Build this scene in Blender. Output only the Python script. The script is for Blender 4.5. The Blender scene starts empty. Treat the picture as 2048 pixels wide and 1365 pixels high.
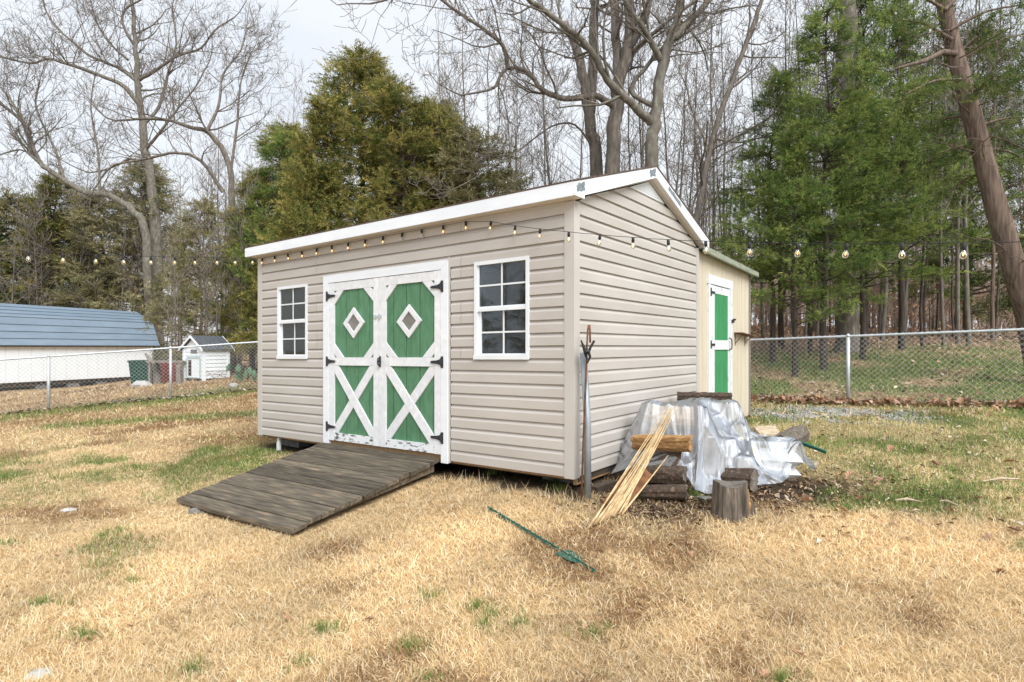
import bpy, math, random
import numpy as np
from mathutils import Vector, Matrix
R = math.radians
S = bpy.context.scene
COL = S.collection
PI = math.pi

# ------------------------------------------------------------ camera, sky, sun, exposure
FPX, CX, HY, ZC = 1186.0, 1024.0, 695.0, 1.5
cam_d = bpy.data.cameras.new('camera'); cam = bpy.data.objects.new('camera', cam_d); COL.objects.link(cam)
cam.location = (0, 0, ZC); cam.rotation_euler = (R(90), 0, 0)
cam_d.sensor_width = 36; cam_d.lens = FPX / 2048 * 36; cam_d.shift_y = 12.5 / 2048
cam_d.clip_start = .05; cam_d.clip_end = 2000
S.camera = cam

SUN_EL, SUN_AZ = 44, 153          # azimuth clockwise from +Y (view direction)
wd = bpy.data.worlds.new('World'); S.world = wd; wd.use_nodes = True
nt = wd.node_tree; bg = nt.nodes['Background']
sky = nt.nodes.new('ShaderNodeTexSky'); sky.sky_type = 'NISHITA'; sky.sun_disc = False
sky.sun_elevation = R(SUN_EL); sky.sun_rotation = R(SUN_AZ); sky.air_density = 1.3; sky.dust_density = 3
tcw = nt.nodes.new('ShaderNodeTexCoord'); nzw = nt.nodes.new('ShaderNodeTexNoise')
mpw = nt.nodes.new('ShaderNodeMapping'); mpw.inputs['Scale'].default_value = (1, 1, 2.2)
nzw.inputs['Scale'].default_value = 2.2; nzw.inputs['Detail'].default_value = 5; nzw.inputs['Roughness'].default_value = .55
rpw = nt.nodes.new('ShaderNodeValToRGB')
rpw.color_ramp.elements[0].position = .3; rpw.color_ramp.elements[0].color = (7.3, 7.75, 8.4, 1)
rpw.color_ramp.elements[1].position = .7; rpw.color_ramp.elements[1].color = (9.1, 9.35, 9.6, 1)
mxw = nt.nodes.new('ShaderNodeMix'); mxw.data_type = 'RGBA'; mxw.inputs[0].default_value = .86
nt.links.new(tcw.outputs['Generated'], mpw.inputs['Vector']); nt.links.new(mpw.outputs[0], nzw.inputs['Vector'])
nt.links.new(nzw.outputs['Fac'], rpw.inputs[0])
nt.links.new(sky.outputs[0], mxw.inputs[6]); nt.links.new(rpw.outputs[0], mxw.inputs[7])
nt.links.new(mxw.outputs[2], bg.inputs['Color']); bg.inputs['Strength'].default_value = .066

sl = bpy.data.lights.new('sun', 'SUN'); sl.energy = 2.0; sl.angle = R(40); sl.color = (1, .985, .96)
so = bpy.data.objects.new('sun', sl); COL.objects.link(so)
so.rotation_euler = Vector((-math.sin(R(SUN_AZ)) * math.cos(R(SUN_EL)), -math.cos(R(SUN_AZ)) * math.cos(R(SUN_EL)), -math.sin(R(SUN_EL)))).to_track_quat('-Z', 'Y').to_euler()
vs = S.view_settings; vs.view_transform = 'Standard'; vs.look = 'None'; vs.exposure = .93; vs.gamma = 1
S.cycles.transparent_max_bounces = 24; S.cycles.max_bounces = 6

# ------------------------------------------------------------ helpers
def P(px, py, Y):
    return Vector(((px - CX) / FPX * Y, Y, ZC - (py - HY) / FPX * Y))

def tag(o, label=None, cat=None, group=None, kind=None):
    if label: o['label'] = label
    if cat: o['category'] = cat
    if group: o['group'] = group
    if kind: o['kind'] = kind
    return o

def empty(name, loc=(0, 0, 0), rz=0):
    o = bpy.data.objects.new(name, None); COL.objects.link(o); o.location = loc; o.rotation_euler = (0, 0, rz)
    o.empty_display_size = .2
    return o

def copy_tree(o, parent=None):
    c = o.copy(); COL.objects.link(c); c.parent = parent
    for ch in list(o.children): copy_tree(ch, c)
    return c

class MB:
    def __init__(s): s.v = []; s.f = []; s.c = None
    def box(s, x0, x1, y0, y1, z0, z1):
        n = len(s.v)
        s.v += [(x0, y0, z0), (x1, y0, z0), (x1, y1, z0), (x0, y1, z0), (x0, y0, z1), (x1, y0, z1), (x1, y1, z1), (x0, y1, z1)]
        s.f += [tuple(n + i for i in q) for q in ((0, 3, 2, 1), (4, 5, 6, 7), (0, 1, 5, 4), (1, 2, 6, 5), (2, 3, 7, 6), (3, 0, 4, 7))]
        return s
    def prism(s, pts, plane, a, b):
        """polygon pts in 'xz' (extruded along y a..b), 'yz' (along x) or 'xy' (along z)"""
        k = len(pts); n = len(s.v)
        for t in (a, b):
            for (p, q) in pts:
                s.v.append((p, t, q) if plane == 'xz' else (t, p, q) if plane == 'yz' else (p, q, t))
        s.f.append(tuple(range(n, n + k))); s.f.append(tuple(range(n + 2 * k - 1, n + k - 1, -1)))
        for i in range(k):
            j = (i + 1) % k
            s.f.append((n + i, n + k + i, n + k + j, n + j))
        return s
    def bar(s, a, b, w, h, up=(0, 0, 1)):
        a = Vector(a); b = Vector(b); d = (b - a).normalized(); u = Vector(up)
        if abs(d.dot(u)) > .98: u = Vector((1, 0, 0))
        l = d.cross(u).normalized(); u = l.cross(d)
        n = len(s.v)
        for c in (a, b):
            for (i, j) in ((-1, -1), (1, -1), (1, 1), (-1, 1)):
                s.v.append(tuple(c + l * (i * w / 2) + u * (j * h / 2)))
        s.f += [tuple(n + i for i in q) for q in ((3, 2, 1, 0), (4, 5, 6, 7), (0, 1, 5, 4), (1, 2, 6, 5), (2, 3, 7, 6), (3, 0, 4, 7))]
        return s
    def tube(s, pts, rad, k=6, cap=True, jit=0, rng=None):
        pts = [Vector(p) for p in pts]; m = len(pts)
        if not hasattr(rad, '__len__'): rad = [rad] * m
        n0 = len(s.v)
        for i, p in enumerate(pts):
            d = (pts[min(i + 1, m - 1)] - pts[max(i - 1, 0)])
            if d.length < 1e-9: d = Vector((0, 0, 1))
            d.normalize()
            u = Vector((0, 0, 1)) if abs(d.z) < .75 else Vector((1, 0, 0))
            if i and abs(d.dot(pu)) < .96: u = pu
            l = d.cross(u).normalized(); u = l.cross(d); pu = u
            for q in range(k):
                a = 2 * PI * q / k
                rr = rad[i] * (1 + (rng.uniform(-jit, jit) if jit else 0))
                w = p + (l * math.cos(a) + u * math.sin(a)) * rr
                s.v.append((w.x, w.y, w.z))
        for i in range(m - 1):
            b0 = n0 + i * k; b1 = b0 + k
            for q in range(k):
                s.f.append((b0 + q, b0 + (q + 1) % k, b1 + (q + 1) % k, b1 + q))
        if cap:
            s.f.append(tuple(n0 + q for q in range(k - 1, -1, -1))); s.f.append(tuple(n0 + (m - 1) * k + q for q in range(k)))
        return s
    def lathe(s, prof, k=12, c=(0, 0, 0)):
        n = len(s.v)
        for (r, z) in prof:
            for q in range(k):
                a = 2 * PI * q / k
                s.v.append((c[0] + r * math.cos(a), c[1] + r * math.sin(a), c[2] + z))
        for i in range(len(prof) - 1):
            for q in range(k):
                s.f.append((n + i * k + q, n + i * k + (q + 1) % k, n + (i + 1) * k + (q + 1) % k, n + (i + 1) * k + q))
        s.f.append(tuple(n + q for q in range(k - 1, -1, -1))); s.f.append(tuple(n + (len(prof) - 1) * k + q for q in range(k)))
        return s
    def mesh(s, name, mt=None, smooth=False, shear=0):
        me = bpy.data.meshes.new(name)
        v = s.v
        if shear: v = [(a, b, c + shear * a) for a, b, c in v]
        me.from_pydata(v, [], s.f)
        if mt: me.materials.append(mt)
        if smooth: me.polygons.foreach_set('use_smooth', [True] * len(me.polygons))
        me.update()
        return me
    def build(s, name, mt, parent=None, smooth=False, shear=0):
        o = bpy.data.objects.new(name, s.mesh(name, mt, smooth, shear)); COL.objects.link(o)
        if parent: o.parent = parent
        return o

def mesh_np(name, V, F, mt, cols=None, smooth=False):
    """V (n,3), F (m,k) with constant k; cols per vertex rgb"""
    me = bpy.data.meshes.new(name)
    V = np.ascontiguousarray(V, dtype=np.float32); F = np.ascontiguousarray(F, dtype=np.int32); k = F.shape[1]
    me.vertices.add(len(V)); me.vertices.foreach_set('co', V.ravel())
    me.loops.add(F.size); me.loops.foreach_set('vertex_index', F.ravel())
    me.polygons.add(len(F)); me.polygons.foreach_set('loop_start', np.arange(0, F.size, k, dtype=np.int32))
    me.update(calc_edges=True)
    if cols is not None:
        a = me.color_attributes.new('Col', 'FLOAT_COLOR', 'POINT')
        c4 = np.ones((len(V), 4), np.float32); c4[:, :3] = cols; a.data.foreach_set('color', c4.ravel())
    if smooth: me.polygons.foreach_set('use_smooth', np.ones(len(F), bool))
    if mt: me.materials.append(mt)
    return me

def onp(name, V, F, mt, cols=None, parent=None, smooth=False):
    o = bpy.data.objects.new(name, mesh_np(name, V, F, mt, cols, smooth)); COL.objects.link(o)
    if parent: o.parent = parent
    return o

def vnoise(x, y, sc, seed=0):
    x = np.asarray(x, float) / sc + seed * 17.31; y = np.asarray(y, float) / sc + seed * 9.77
    xi = np.floor(x); yi = np.floor(y); fx = x - xi; fy = y - yi
    fx = fx * fx * (3 - 2 * fx); fy = fy * fy * (3 - 2 * fy)
    def h(a, b):
        v = np.sin(a * 127.1 + b * 311.7 + seed * 74.7) * 43758.5453
        return v - np.floor(v)
    return (h(xi, yi) * (1 - fx) + h(xi + 1, yi) * fx) * (1 - fy) + (h(xi, yi + 1) * (1 - fx) + h(xi + 1, yi + 1) * fx) * fy

def fbm(x, y, sc, seed=0, o=3):
    t = 0; a = 1; n = 0
    for i in range(o):
        t = t + a * vnoise(x, y, sc / 2 ** i, seed + i * 3); n += a; a *= .55
    return t / n

def sstep(a, b, x):
    t = np.clip((np.asarray(x, float) - a) / (b - a), 0, 1); return t * t * (3 - 2 * t)

# ------------------------------------------------------------ materials
def mat(name, c1, c2=None, scale=6, stretch=(1, 1, 1), rough=.7, bump=0, bscale=None, metal=0, attr=False, rnd=0, spec=.4, c3=None, detail=5, lo=.35, hi=.65):
    m = bpy.data.materials.new(name); m.use_nodes = True; t = m.node_tree; b = t.nodes['Principled BSDF']; L = t.links.new
    b.inputs['Roughness'].default_value = rough; b.inputs['Metallic'].default_value = metal
    b.inputs['Specular IOR Level'].default_value = spec
    tc = t.nodes.new('ShaderNodeTexCoord'); mp = t.nodes.new('ShaderNodeMapping'); mp.inputs['Scale'].default_value = stretch
    L(tc.outputs['Object'], mp.inputs['Vector'])
    oi = t.nodes.new('ShaderNodeObjectInfo')
    nz = t.nodes.new('ShaderNodeTexNoise'); nz.noise_dimensions = '4D'; nz.inputs['Scale'].default_value = scale; nz.inputs['Detail'].default_value = detail
    mw = t.nodes.new('ShaderNodeMath'); mw.operation = 'MULTIPLY'; mw.inputs[1].default_value = 37
    L(oi.outputs['Random'], mw.inputs[0]); L(mw.outputs[0], nz.inputs['W']); L(mp.outputs[0], nz.inputs['Vector'])
    out = None
    if attr:
        at = t.nodes.new('ShaderNodeAttribute'); at.attribute_name = 'Col'; out = at.outputs['Color']
        if c2 is not None:
            mm = t.nodes.new('ShaderNodeMix'); mm.data_type = 'RGBA'; mm.blend_type = 'MULTIPLY'; mm.inputs[0].default_value = 1
            rp = t.nodes.new('ShaderNodeValToRGB'); rp.color_ramp.elements[0].position = lo; rp.color_ramp.elements[1].position = hi
            rp.color_ramp.elements[0].color = (*c1, 1); rp.color_ramp.elements[1].color = (*c2, 1)
            L(nz.outputs['Fac'], rp.inputs[0]); L(out, mm.inputs[6]); L(rp.outputs[0], mm.inputs[7]); out = mm.outputs[2]
    elif c2 is not None:
        rp = t.nodes.new('ShaderNodeValToRGB'); e = rp.color_ramp.elements
        e[0].position = lo; e[1].position = hi; e[0].color = (*c1, 1); e[1].color = (*c2, 1)
        if c3 is not None:
            n = e.new((lo + hi) / 2 + .1); n.color = (*c3, 1)
        L(nz.outputs['Fac'], rp.inputs[0]); out = rp.outputs[0]
    if rnd and out is not None:
        hs = t.nodes.new('ShaderNodeHueSaturation'); mr = t.nodes.new('ShaderNodeMapRange')
        mr.inputs[3].default_value = 1 - rnd; mr.inputs[4].default_value = 1 + rnd
        L(oi.outputs['Random'], mr.inputs[0]); L(mr.outputs[0], hs.inputs['Value']); L(out, hs.inputs['Color']); out = hs.outputs[0]
    if out is not None: L(out, b.inputs['Base Color'])
    else: b.inputs['Base Color'].default_value = (*c1, 1)
    if bump:
        n2 = t.nodes.new('ShaderNodeTexNoise'); n2.inputs['Scale'].default_value = bscale or scale * 3; n2.inputs['Detail'].default_value = 4
        L(mp.outputs[0], n2.inputs['Vector'])
        bp = t.nodes.new('ShaderNodeBump'); bp.inputs['Strength'].default_value = bump; bp.inputs['Distance'].default_value = .01
        L(n2.outputs['Fac'], bp.inputs['Height']); L(bp.outputs[0], b.inputs['Normal'])
    return m

def glassmat(name, tint=(.60, .68, .74), refl=1.0, dirt=.03):
    m = bpy.data.materials.new(name); m.use_nodes = True; t = m.node_tree; L = t.links.new
    t.nodes.remove(t.nodes['Principled BSDF']); o = t.nodes['Material Output']
    tr = t.nodes.new('ShaderNodeBsdfTransparent'); tr.inputs[0].default_value = (*tint, 1)
    gl = t.nodes.new('ShaderNodeBsdfGlossy'); gl.inputs['Roughness'].default_value = .03; gl.inputs[0].default_value = (refl, refl, refl, 1)
    fr = t.nodes.new('ShaderNodeFresnel'); fr.inputs[0].default_value = 1.5
    mx = t.nodes.new('ShaderNodeMixShader'); L(fr.outputs[0], mx.inputs[0]); L(tr.outputs[0], mx.inputs[1]); L(gl.outputs[0], mx.inputs[2])
    df = t.nodes.new('ShaderNodeBsdfDiffuse'); df.inputs[0].default_value = (.5, .5, .48, 1)
    nz = t.nodes.new('ShaderNodeTexNoise'); nz.inputs['Scale'].default_value = 60; nz.inputs['Detail'].default_value = 6
    tc = t.nodes.new('ShaderNodeTexCoord'); L(tc.outputs['Object'], nz.inputs['Vector'])
    rp = t.nodes.new('ShaderNodeMapRange'); rp.inputs[1].default_value = .5; rp.inputs[2].default_value = .8; rp.inputs[3].default_value = dirt; rp.inputs[4].default_value = dirt * 5
    L(nz.outputs['Fac'], rp.inputs[0])
    m2 = t.nodes.new('ShaderNodeMixShader'); L(rp.outputs[0], m2.inputs[0]); L(mx.outputs[0], m2.inputs[1]); L(df.outputs[0], m2.inputs[2])
    L(m2.outputs[0], o.inputs['Surface'])
    return m

def emit(name, c, s):
    m = bpy.data.materials.new(name); m.use_nodes = True; b = m.node_tree.nodes['Principled BSDF']
    b.inputs['Base Color'].default_value = (*c, 1); b.inputs['Emission Color'].default_value = (*c, 1); b.inputs['Emission Strength'].default_value = s
    return m

M = {}
M['vinyl'] = mat('vinyl', (.475, .442, .408), (.535, .508, .478), 1.1, (1, 1, 3), .48, .10, 2.2, rnd=.03)
M['vinyl_trim'] = mat('vinyl_trim', (.51, .482, .452), (.55, .525, .495), 2, rough=.45)
M['white_metal'] = mat('white_metal', (.76, .80, .86), (.83, .87, .92), 3, (1, 1, 4), .4)
M['white_paint'] = mat('white_paint', (.70, .73, .77), (.83, .86, .89), 9, (2, 2, 2), .6, .25, 60, c3=(.80, .81, .83), rnd=.03)
M['white_worn'] = mat('white_worn', (.12, .115, .11), (.80, .83, .86), 11, (1.2, 1, 3.5), .65, .3, 60, lo=.38, hi=.50)
M['white_vinyl'] = mat('white_vinyl', (.74, .78, .81), (.80, .84, .87), 4, rough=.35)
M['soffit'] = mat('soffit', (.66, .61, .55), (.72, .67, .61), 3, rough=.5)
M['green_paint'] = mat('green_paint', (.075, .20, .105), (.108, .262, .145), 7, (3, 1, .9), .6, .5, 45, rnd=.06)
M['green_dark'] = mat('green_dark', (.02, .07, .03), rough=.8)
M['green_bright'] = mat('green_bright', (.035, .24, .085), (.05, .30, .12), 6, (3, 3, .5), .5, .2, rnd=.05)
M['cream'] = mat('cream', (.58, .52, .40), (.65, .585, .46), 5, (3, 3, .4), .7, .2, rnd=.03)
M['black_metal'] = mat('black_metal', (.03, .03, .035), (.055, .055, .06), 20, rough=.5, metal=.3)
M['steel'] = mat('steel', (.30, .34, .37), (.42, .46, .49), 12, (1, 1, .4), .5, metal=.5)
M['galv'] = mat('galv', (.48, .53, .56), (.62, .66, .69), 14, rough=.5, metal=.45)
M['peel'] = mat('peel', (.14, .18, .21), (.25, .29, .32), 25, rough=.6)
M['shingle'] = mat('shingle', (.07, .05, .04), (.14, .10, .08), 30, rough=.95, bump=.5)
M['wood_ramp'] = mat('wood_ramp', (.070, .057, .044), (.25, .178, .118), 3.0, (1.2, 13, 13), .85, .6, 12, rnd=.32, c3=(.155, .13, .092))
M['wood_raw'] = mat('wood_raw', (.30, .18, .09), (.42, .27, .15), 3, (9, 9, .8), .8, .2)
M['wood_dark'] = mat('wood_dark', (.05, .04, .03), (.10, .075, .055), 4, rough=.9)
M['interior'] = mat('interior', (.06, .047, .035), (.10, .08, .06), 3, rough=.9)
M['glass'] = glassmat('glass')
M['dirty_pane'] = mat('dirty_pane', (.19, .185, .165), (.27, .26, .235), 9, rough=.15)
M['rust'] = mat('rust', (.09, .045, .028), (.20, .10, .055), 14, rough=.9, bump=.4)
M['bark_grey'] = mat('bark_grey', (.11, .095, .08), (.29, .255, .215), 5, (3, 3, .7), .95, .9, 14, c3=(.19, .165, .14))
M['bark_lichen'] = mat('bark_lichen', (.12, .105, .085), (.24, .26, .19), 4, (2.5, 2.5, .9), .95, .8, 12, c3=(.20, .18, .15))
M['bark_cedar'] = mat('bark_cedar', (.085, .06, .047), (.22, .16, .125), 6, (4, 4, .35), .95, .8, 14)
M['bark_dark'] = mat('bark_dark', (.045, .036, .032), (.11, .085, .07), 6, (4, 4, .4), .95, .8)
M['twig'] = mat('twig', (.14, .12, .105), (.27, .235, .205), 3, rough=.9)
M['foliage'] = mat('foliage', (.7, .7, .7), (1.15, 1.15, 1.15), 1.6, attr=True, rough=.8, spec=.2)
M['attr_grass'] = mat('attr_grass', (.8, .8, .8), (1.12, 1.12, 1.12), 1.1, attr=True, rough=.75, spec=.25)
M['leafmat'] = mat('leafmat', (.75, .75, .75), (1.2, 1.2, 1.2), 9, attr=True, rough=.8, spec=.2)
M['leaf_brown'] = mat('leaf_brown', (.26, .145, .085), (.50, .32, .21), 20, rough=.75, rnd=.35)
M['ground'] = mat('ground', (.55, .53, .5), (1.25, 1.25, 1.25), 16, attr=True, rough=.95, bump=1, bscale=35, spec=.1, detail=8)
M['log_bark'] = mat('log_bark', (.05, .036, .027), (.20, .14, .10), 7, (5, 5, 5), .95, 1, 10, c3=(.10, .07, .05))
M['log_split'] = mat('log_split', (.26, .135, .05), (.56, .37, .17), 6, (1, 9, 9), .85, .6, 8, c3=(.44, .26, .11))
M['log_grey'] = mat('log_grey', (.09, .075, .06), (.27, .235, .195), 6, (8, 8, 1), .95, .9, 9, c3=(.19, .16, .13))
M['log_pale'] = mat('log_pale', (.38, .29, .20), (.62, .51, .38), 6, (2, 8, 8), .85, .5)
M['log_end'] = mat('log_end', (.07, .06, .05), (.20, .175, .15), 9, rough=.9, bump=.6)
M['cane'] = mat('cane', (.42, .28, .13), (.74, .58, .34), 5, (4, 4, 4), .5, rnd=.24)
M['board_rust'] = mat('board_rust', (.13, .055, .025), (.25, .115, .055), 8, (2, 2, 2), .85, .3)
M['tarp_white'] = mat('bag_white', (.58, .59, .60), (.68, .68, .67), 5, rough=.4)
M['bag_yellow'] = mat('bag_yellow', (.75, .62, .18), rough=.4)
M['bag_teal'] = mat('bag_teal', (.10, .38, .34), rough=.4)
M['post_green'] = mat('post_green', (.012, .10, .075), (.02, .15, .115), 20, rough=.5)
M['barn_roof'] = mat('barn_roof', (.20, .27, .34), (.25, .325, .40), 1.2, (.6, 1, 3), .4, metal=.15)
M['barn_wall'] = mat('barn_wall', (.84, .90, .94), (.88, .93, .97), 2, rough=.6)
M['grey_wood'] = mat('grey_wood', (.17, .15, .13), (.30, .265, .23), 4, (5, 5, 1), .9, .4)
M['coop_roof'] = mat('coop_roof', (.075, .085, .10), (.12, .13, .145), 16, rough=.9)
M['bin'] = mat('bin', (.012, .055, .04), (.02, .075, .055), 5, rough=.5)
M['cactus'] = mat('cactus', (.10, .20, .12), (.16, .27, .16), 9, rough=.7)
M['stone'] = mat('stone', (.36, .36, .35), (.56, .56, .55), 9, rough=.9, bump=.5)
M['block'] = mat('block', (.14, .135, .13), (.24, .235, .225), 9, rough=.95, bump=.4)
M['red_cloth'] = mat('red_cloth', (.11, .03, .025), (.18, .05, .04), 6, rough=.9)
M['pvc'] = mat('pvc', (.72, .76, .76), rough=.4)
M['rubber'] = mat('rubber', (.02, .02, .022), rough=.6)
M['bulb_glass'] = glassmat('bulb_glass', (.96, .93, .88), .9, .02)
M['filament'] = emit('filament', (1, .50, .15), 3.0)
M['gravel'] = mat('gravel', (.7, .7, .7), (1.15, 1.15, 1.15), 9, attr=True, rough=.9)

def translucent(mt, f):
    t = mt.node_tree; b = t.nodes['Principled BSDF']; o = t.nodes['Material Output']
    tl = t.nodes.new('ShaderNodeBsdfTranslucent'); mx = t.nodes.new('ShaderNodeMixShader'); mx.inputs[0].default_value = f
    src = b.inputs['Base Color'].links[0].from_socket
    t.links.new(src, tl.inputs[0]); t.links.new(b.outputs[0], mx.inputs[1]); t.links.new(tl.outputs[0], mx.inputs[2]); t.links.new(mx.outputs[0], o.inputs['Surface'])
translucent(M['foliage'], .3); translucent(M['attr_grass'], .3)
# plastic film
m = bpy.data.materials.new('plastic_film'); m.use_nodes = True; t = m.node_tree; L = t.links.new; o_ = t.nodes['Material Output']
t.nodes.remove(t.nodes['Principled BSDF'])
tr = t.nodes.new('ShaderNodeBsdfTransparent'); tr.inputs[0].default_value = (.96, .97, .98, 1)
df = t.nodes.new('ShaderNodeBsdfDiffuse'); df.inputs[0].default_value = (.86, .89, .92, 1)
tl = t.nodes.new('ShaderNodeBsdfTranslucent'); tl.inputs[0].default_value = (.86, .89, .92, 1)
gl = t.nodes.new('ShaderNodeBsdfGlossy'); gl.inputs['Roughness'].default_value = .32; gl.inputs[0].default_value = (.6, .62, .65, 1)
a1 = t.nodes.new('ShaderNodeMixShader'); a1.inputs[0].default_value = .4; L(df.outputs[0], a1.inputs[1]); L(tl.outputs[0], a1.inputs[2])
nz = t.nodes.new('ShaderNodeTexNoise'); nz.inputs['Scale'].default_value = 3.5; nz.inputs['Detail'].default_value = 5
tc = t.nodes.new('ShaderNodeTexCoord'); L(tc.outputs['Object'], nz.inputs['Vector'])
mr = t.nodes.new('ShaderNodeMapRange'); mr.inputs[1].default_value = .35; mr.inputs[2].default_value = .7; mr.inputs[3].default_value = .26; mr.inputs[4].default_value = .56
L(nz.outputs['Fac'], mr.inputs[0])
a2 = t.nodes.new('ShaderNodeMixShader'); L(mr.outputs[0], a2.inputs[0]); L(tr.outputs[0], a2.inputs[1]); L(a1.outputs[0], a2.inputs[2])
fr = t.nodes.new('ShaderNodeFresnel'); fr.inputs[0].default_value = 1.5
a3 = t.nodes.new('ShaderNodeMixShader'); L(fr.outputs[0], a3.inputs[0]); L(a2.outputs[0], a3.inputs[1]); L(gl.outputs[0], a3.inputs[2])
L(a3.outputs[0], o_.inputs['Surface'])
M['plastic'] = m

# ------------------------------------------------------------ ground
CPT = np.array([(0, 0, -.02), (-3, 2.5, -.06), (0, 2.6, -.02), (2.5, 2.5, .04), (-3.35, 5.7, -.07), (-1.79, 4.6, -.02), (-5.5, 5, -.08),
    (.62, 5.0, .20), (1.7, 4.6, .20), (3.0, 5.9, .30), (-.4, 5.4, .18), (-3.1, 7.9, .14), (-1.4, 7.5, .17), (.8, 8.0, .3), (3.84, 9.6, .40), (5.93, 10.45, .50), (4.52, 11.4, .46),
    (7.6, 9.05, .57), (-10.1, 12.95, .11), (-8.1, 14.1, .28), (-6.35, 15, .42), (-9.3, 17.6, .50), (-23, 33, -.60), (-25.5, 28, -.64), (-20, 18, -.45), (-14, 23, .15),
    (8, 14, .95), (10.5, 16, 1.40), (9.5, 17.5, 1.38), (6, 15, 1.0), (0, 19, 1.05), (-6, 22, 1.05), (12, 13, 1.0), (20, 30, 2.4), (10, 28, 2.2), (0, 34, 2.4), (-9, 32, 1.5), (20, 50, 3.2), (0, 55, 3.6), (-20, 55, 1.6), (-40, 45, .2),
    (45, 35, 2.2), (14, 4, .6), (25, 8, 1.0), (-16, 4, -.6), (-30, 8, -1.0), (0, -8, -.2), (15, -10, .2), (-15, -10, -.7), (60, 90, 3), (0, 110, 4), (-60, 90, 1.5), (90, 0, 1), (-90, 0, -1), (0, -70, -1), (90, 120, 3), (-90, 120, 1)])
def _U(d2): return np.where(d2 > 1e-12, .5 * d2 * np.log(np.maximum(d2, 1e-12)), 0)
_n = len(CPT); _x = CPT[:, :2]
_K = _U(((_x[:, None] - _x[None]) ** 2).sum(-1)) + np.eye(_n) * .02
_A = np.zeros((_n + 3, _n + 3)); _A[:_n, :_n] = _K; _A[:_n, _n] = 1; _A[:_n, _n + 1:] = _x; _A[_n:, :_n] = _A[:_n, _n:].T
_w = np.linalg.solve(_A, np.r_[CPT[:, 2], 0, 0, 0])
def H(x, y):
    x = np.asarray(x, float); y = np.asarray(y, float); sh = x.shape
    xc = np.clip(x, -95, 95).ravel(); yc = np.clip(y, -75, 125).ravel(); z = np.zeros(len(xc))
    for i in range(0, len(xc), 20000):
        p = np.c_[xc[i:i + 20000], yc[i:i + 20000]]
        z[i:i + 20000] = _U(((p[:, None] - _x[None]) ** 2).sum(-1)) @ _w[:_n] + _w[_n] + p @ _w[_n + 1:]
    z = z.reshape(sh)
    return z + (fbm(x, y, .9, 5, 2) - .5) * .035
def h1(x, y): return float(H(np.array([x]), np.array([y]))[0])

# shed frame
SA = R(-36.57); SC = (.527, 5.125); SZ = .3765; KS = .0103
UX = np.array([math.cos(SA), math.sin(SA)]); UY = np.array([-math.sin(SA), math.cos(SA)])
def toloc(x, y):
    dx = np.asarray(x) - SC[0]; dy = np.asarray(y) - SC[1]
    return dx * UX[0] + dy * UX[1], dx * UY[0] + dy * UY[1]
def toworld(lx, ly): return SC[0] + UX[0] * lx + UY[0] * ly, SC[1] + UX[1] * lx + UY[1] * ly

FB = (SC[0] + UY[0] * 7.5, SC[1] + UY[1] * 7.5)          # right fence line: FB + t*UX
def fence_r_side(x, y): return toloc(x, y)[1] - 7.5       # >0 beyond fence
FL0 = np.array([-10.12, 12.95]); FLD = np.array([.872, .49]); FLD = FLD / np.hypot(*FLD)
def fence_l_side(x, y): return (np.asarray(x) - FL0[0]) * -FLD[1] + (np.asarray(y) - FL0[1]) * FLD[0]

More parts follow.
